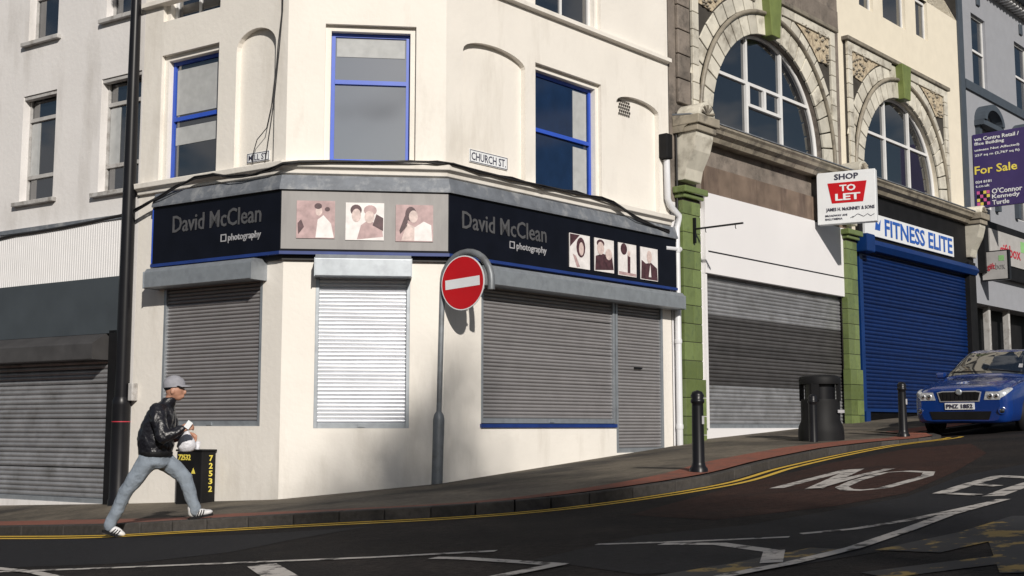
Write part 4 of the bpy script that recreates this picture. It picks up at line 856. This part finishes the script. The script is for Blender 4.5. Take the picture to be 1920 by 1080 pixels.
bag = vs.build('carrier_bag', M_['bag'], None, PM @ T(bgc.x, .06, bgc.z) @ Matrix.Diagonal((1.05, .75, 1, 1)), label='white plastic carrier bag held by the striding person', category='bag')
pa = Vector(J(354, 801)); MB().box(-.012, .045, -.004, .004, -.03, .05).build('folded_paper', M_['signwhite'], None, PM @ T(pa.x, -.235, pa.z) @ Matrix.Rotation(R(35), 4, 'Y'), label='small folded white paper in the raised hand of the person', category='paper')
# ------------------------------------------------ the car
CX, CY = 7.52, 20.35; ca = aR+math.pi          # faces down the hill
fwd = Vector((math.cos(ca), math.sin(ca), 0)); slope = .082*fwd.x+.004*fwd.y
CMx = T(CX, CY, road_z(CX, CY)+.03) @ Matrix.Scale(.95, 4) @ RZ(ca) @ Matrix.Rotation(-math.atan(slope), 4, 'Y')
car = empty('parked_car', CMx, 'blue hatchback car parked nose downhill beyond the kerb', 'car')
# stations: x, half width, bottom, mid, shoulder, then (y, z) of window base, roof edge, roof inner, centre line
def bon(w, zs, zt): return ((.86*w, zs+.035), (.66*w, zt-.012), (.36*w, zt+.008), (0, zt+.014))
def cabn(yb, zb, yr, zr): return ((yb, zb), (yr, zr), (yr*.6, zr+.03), (0, zr+.042))
ST = [(0, .7, .23, .44, .68, bon(.7, .68, .765)), (-.045, .785, .19, .45, .70, bon(.785, .70, .8)), (-.13, .84, .18, .46, .725, bon(.84, .725, .835)), (-.3, .865, .18, .48, .755, bon(.865, .755, .855)), (-.6, .882, .18, .5, .81, bon(.882, .81, .905)), (-1.0, .885, .18, .52, .86, bon(.885, .86, .955)),
      (-1.28, .885, .18, .53, .885, ((.79, .925), (.72, .965), (.4, 1.0), (0, 1.015))), (-1.65, .885, .18, .54, .9, cabn(.8, .94, .66, 1.19)), (-2.02, .885, .18, .55, .91, cabn(.8, .95, .575, 1.385)), (-2.5, .885, .18, .55, .92, cabn(.8, .96, .56, 1.425)), (-3.2, .885, .18, .56, .94, cabn(.795, .98, .55, 1.41)), (-3.75, .88, .2, .57, .95, cabn(.785, 1.0, .54, 1.33)), (-4.3, .85, .22, .58, .95, cabn(.74, .99, .66, 1.06)), (-4.48, .82, .26, .58, .9, bon(.82, .9, .97)), (-4.57, .74, .34, .58, .8, bon(.74, .8, .86))]
def key(q):
    x, w_, zb_, zm, zs_, tp = q; return [Vector((x, y, z)) for y, z in ((.0, zb_), (.82*w_, zb_), (.975*w_, zb_+.09), (w_, zm), (.972*w_, zs_))+tp]
KS = [key(q) for q in ST]
def lin(seq, t):
    i = max(0, min(len(seq)-2, int(t))); P_ = [seq[max(0, min(len(seq)-1, i+k))] for k in (-1, 0, 1, 2)]; return cat(*P_, t-i)
def SF(s_, v, side=1, off=0):              # point on the body shell
    def raw(a, b): return lin([lin([KS[i][j] for i in range(len(KS))], a) for j in range(9)], b)
    p = raw(s_, v)
    if off:
        n = (raw(s_+.03, v)-raw(s_-.03, v)).cross(raw(s_, v+.03)-raw(s_, v-.03))
        if n.length > 1e-9: n.normalize(); c = p-Vector((-2.2, 0, .6)); n = n if n.dot(c) > 0 else -n; p = p+n*off
    return (p.x, p.y*side, p.z)
def patch(nm, s0, s1, v0, v1, m, side=1, off=.005, n=8, parent=car, both=False, edge=None):
    mb = MB()
    for sd_ in ((1, -1) if both else (side,)):
        vs = []
        for i in range(n+1):
            for j in range(n+1):
                a, b = s0+(s1-s0)*i/n, v0+(v1-v0)*j/n
                if edge: a, b = edge(i/n, j/n)
                vs.append(SF(a, b, sd_, off))
        mb.add(vs, [(i*(n+1)+j, i*(n+1)+j+1, (i+1)*(n+1)+j+1, (i+1)*(n+1)+j) for i in range(n) for j in range(n)], True)
    return mb.build(nm, M_[m], parent, CMx)
bd = MB(); NS, NV = 70, 32
for sd_ in (1, -1):
    bd.add([SF(14*i/NS, 8*j/NV, sd_) for i in range(NS+1) for j in range(NV+1)], [(i*(NV+1)+j, i*(NV+1)+j+1, (i+1)*(NV+1)+j+1, (i+1)*(NV+1)+j) for i in range(NS) for j in range(NV)], True)
for e in (0, 14): bd.add([SF(e, 8*j/NV, 1) for j in range(NV+1)]+[SF(e, 8*j/NV, -1) for j in range(NV, -1, -1)], [tuple(range(2*NV+2))])
bd.build('body', M_['carblue'], car, CMx)
patch('windscreen', 6.12, 7.93, 5.75, 8, 'glass', both=True, edge=lambda a, b: (6.12+1.81*a, 5.95+2.05*b))
patch('rear_window', 11.1, 12, 6.1, 8, 'glass', both=True)
for sd_ in (1, -1):
    patch('side_window', 7.3, 9.2, 5.08, 5.9, 'glass', sd_, edge=lambda a, b: (7.0+.55*b+(9.2-7.0-.55*b)*a, 5.08+.8*b)); patch('side_window', 9.35, 11, 5.08, 5.9, 'glass', sd_)
    hl_ = patch('headlight', .25, 3, 3.9, 5, 'lamp', sd_, .007, edge=lambda a, b: (.02+2.9*a, 3.65+.4*a+(1.25-.35*a)*b))
    MB().prismx([(sd_*y_, z_) for y_, z_ in ((.43, .595), (.705, .595), (.715, .70), (.67, .735), (.47, .735))], -.03, .008).build('lamp_glass', M_['lamp'], hl_, CMx)
    for y_, r_ in ((.545, .05), (.65, .04)): MB().lathe([(r_, 0), (r_, .008), (r_*.75, .008)], 18).build('lamp_ring', M_['chrome'], hl_, CMx @ T(.008, sd_*y_, .66) @ Matrix.Rotation(math.pi/2, 4, 'Y')); MB().lathe([(r_*.75, .0), (r_*.6, .012), (0, .016)], 16).build('lamp_lens', M_['glass'], hl_, CMx @ T(.0085, sd_*y_, .66) @ Matrix.Rotation(math.pi/2, 4, 'Y'))
    q = SF(.35, 2.75, sd_, .004); MB().lathe([(.07, 0), (.066, .012), (.045, .006)], 16).build('fog_surround', M_['carblue'], car, CMx @ T(*q) @ RZ(sd_*.35) @ Matrix.Rotation(math.pi/2, 4, 'Y'))
    MB().lathe([(.044, .004), (.04, .012), (0, .014)], 14).build('fog_lamp', M_['glass'], car, CMx @ T(*q) @ RZ(sd_*.35) @ Matrix.Rotation(math.pi/2, 4, 'Y'))
    for x in (-.9, -3.48):
        WMx = CMx @ T(x, sd_*.80, .285) @ Matrix.Rotation(math.pi/2*sd_, 4, 'X')
        MB().lathe([(.365, 0), (.365, -.094), (0, -.094)], 24).build('wheel_arch', M_['blackmatt'], car, WMx)
        wh = empty('wheel', WMx); setp(wh, car, WMx)
        MB().lathe([(.2, -.1), (.215, -.108), (.29, -.108), (.312, -.085), (.312, .08)], 24).build('tyre', M_['tyre'], wh, WMx)
        rm = MB().lathe([(.2, -.098), (.18, -.096), (.17, -.07), (0, -.07)], 20)
        for k in range(5): c_, s2 = math.cos(k*1.2566), math.sin(k*1.2566); rm.hexa([(c_*r_-s2*e, s2*r_+c_*e, z_) for z_ in (-.098, -.075) for r_, e in ((.02, -.03), (.19, -.02), (.19, .02), (.02, .03))])
        rm.build('rim', M_['lamp'], wh, WMx)
    MB().box(-.06, .06, 0, .19, -.05, .07).build('mirror', M_['carblue'], car, CMx @ T(-1.62, .86 if sd_ > 0 else -1.05, 1.0), bevel=.035)
gx = .012
def front(nm, pol, m, x0=-.04, x1=gx, par=car): return MB().prismx(pol, x0, x1).build(nm, M_[m], par, CMx)
gs = front('grille_surround', [(-.35, .565), (.35, .565), (.395, .735), (.3, .755), (-.3, .755), (-.395, .735)], 'chrome'); front('grille', [(-.33, .582), (.33, .582), (.37, .722), (.29, .738), (-.29, .738), (-.37, .722)], 'blackmatt', x1=gx+.004, par=gs)
for k in range(9):
    yk = -.28+.07*k; front('grille_bar', [(yk-.005, .608), (yk+.005, .608), (yk+.005, .72), (yk-.005, .72)], 'black', x1=gx+.01, par=gs)
MB().lathe([(.058, 0), (.052, .015), (.03, .02), (0, .014)], 18).build('emblem', M_['galv'], car, CMx @ T(gx+.003, 0, .735) @ Matrix.Rotation(math.pi/2, 4, 'Y'))
front('lower_intake', [(-.5, .255), (.5, .255), (.55, .395), (-.55, .395)], 'blackmatt', x1=.01)
pl_ = front('number_plate', [(-.26, .43), (.26, .43), (.26, .545), (-.26, .545)], 'signwhite', x1=gx+.006)
text('PNZ 1852', 'textdark', pl_, CMx @ T(gx+.006, 0, 0) @ RZ(math.pi/2), (-.235, .235, .452, .525), -.001, .03)
for y0, y1 in ((.55, -.05), (-.02, -.6)): MB().tube([SF(6.25, 8-abs(y0)*3.2, 1 if y0 > 0 else -1, .02), SF(6.45, 8-abs(y1)*3.2, 1 if y1 > 0 else -1, .022)], .008, 6).build('wiper', M_['black'], car, CMx)
q = SF(6.6, 6.35, 1, .008); q2 = SF(6.85, 6.35, 1, .008); q3 = SF(6.85, 6.6, 1, .008); q4 = SF(6.6, 6.6, 1, .008); MB().quad(q, q2, q3, q4).build('tax_disc', M_['letterwhite'], car, CMx)
# ------------------------------------------------ across the street, behind the camera: unseen tree added to shade the corner, and low terraces
tz = road_z(6.9, -10)
tw = empty('added_shade_tree', T(6.9, -10, tz), 'unseen bare tree with fine twigs, added across the street to shade the corner', 'tree')
MB().tube([(6.9, -10, tz-.2), (6.85, -10, tz+3), (7.0, -10, tz+7), (7.2, -10, 11), (7.5, -10, 14.6)], [.2, .17, .13, .08, .02], 10).build('trunk', M_['timber'], tw)
shade_crown = [(4.9, 7.5), (4.9, 12.5), (6.1, 13.6), (7.6, 15.2), (8.45, 13.5), (8.45, 7.5)]  # outline of the added tree, shaped to throw a peaked shadow on the corner
def inside(x, z):
    c = False
    for (x1, z1), (x2, z2) in zip(shade_crown, shade_crown[1:]+shade_crown[:1]):
        if (z1 > z) != (z2 > z) and x < (x2-x1)*(z-z1)/(z2-z1)+x1: c = not c
    return c
rt_ = random.Random(3); br_ = MB(); tg = MB()
for k in range(26):
    z0 = 6.5+k*.28; a = rt_.uniform(0, 6.28); L0 = 1.5*(1-max(0, z0-12)/4); e = (7.1+L0*math.cos(a), -10+L0*math.sin(a), z0+rt_.uniform(.6, 1.3))
    br_.tube([(7.05, -10, z0), ((7.05+e[0])/2, (-10+e[1])/2, (z0+e[2])/2-.08), e], [.05, .035, .012], 6)
br_.build('limb', M_['timber'], tw, kind='stuff')
n_ = 0
while n_ < 1900:
    x, z = rt_.uniform(4.8, 8.5), rt_.uniform(7.5, 15.2)
    if not inside(x, z): continue
    y = -10+rt_.uniform(-1.6, 1.6); d = Vector((rt_.uniform(-.7, .7)+(x-6.9)*.2, rt_.uniform(-.5, .5), rt_.uniform(.1, 1))).normalized()*rt_.uniform(.5, .9)
    if inside(x+d.x, z+d.z) or rt_.random() < .3: tg.tube([(x, y, z), (x+d.x*.5, y+d.y*.5, z+d.z*.5+.03), (x+d.x, y+d.y, z+d.z)], [.022, .016, .006], 4, False); n_ += 1
tg.build('shade_crown', M_['timber'], tw, kind='stuff')
for i, (x0, x1) in enumerate(((-22, -8.5), (-8, 4.4), (9, 22))):
    zr = road_z((x0+x1)/2, -10)
    ob = empty('brick_terrace', T((x0+x1)/2, -12, zr), ('low brick shop row across the street, downhill end', 'low brick shop row across the street beside the added tree', 'low brick shop row across the street, uphill of the added tree')[i], 'building', 'low brick terraces across the street')
    MB().prismx([(-4, -1), (0, -1), (0, 3.2), (-2, 4.6), (-4, 3.2)], x0, x1).build('wall', M_['brickfar'], ob, T(0, -10.5, zr))
    for k in range(int((x1-x0)/3)): MB().box(x0+.6+k*3, x0+2.4+k*3, .001, .03, .9, 2.4).build('window', M_['glass'], ob, T(0, -10.5, zr))
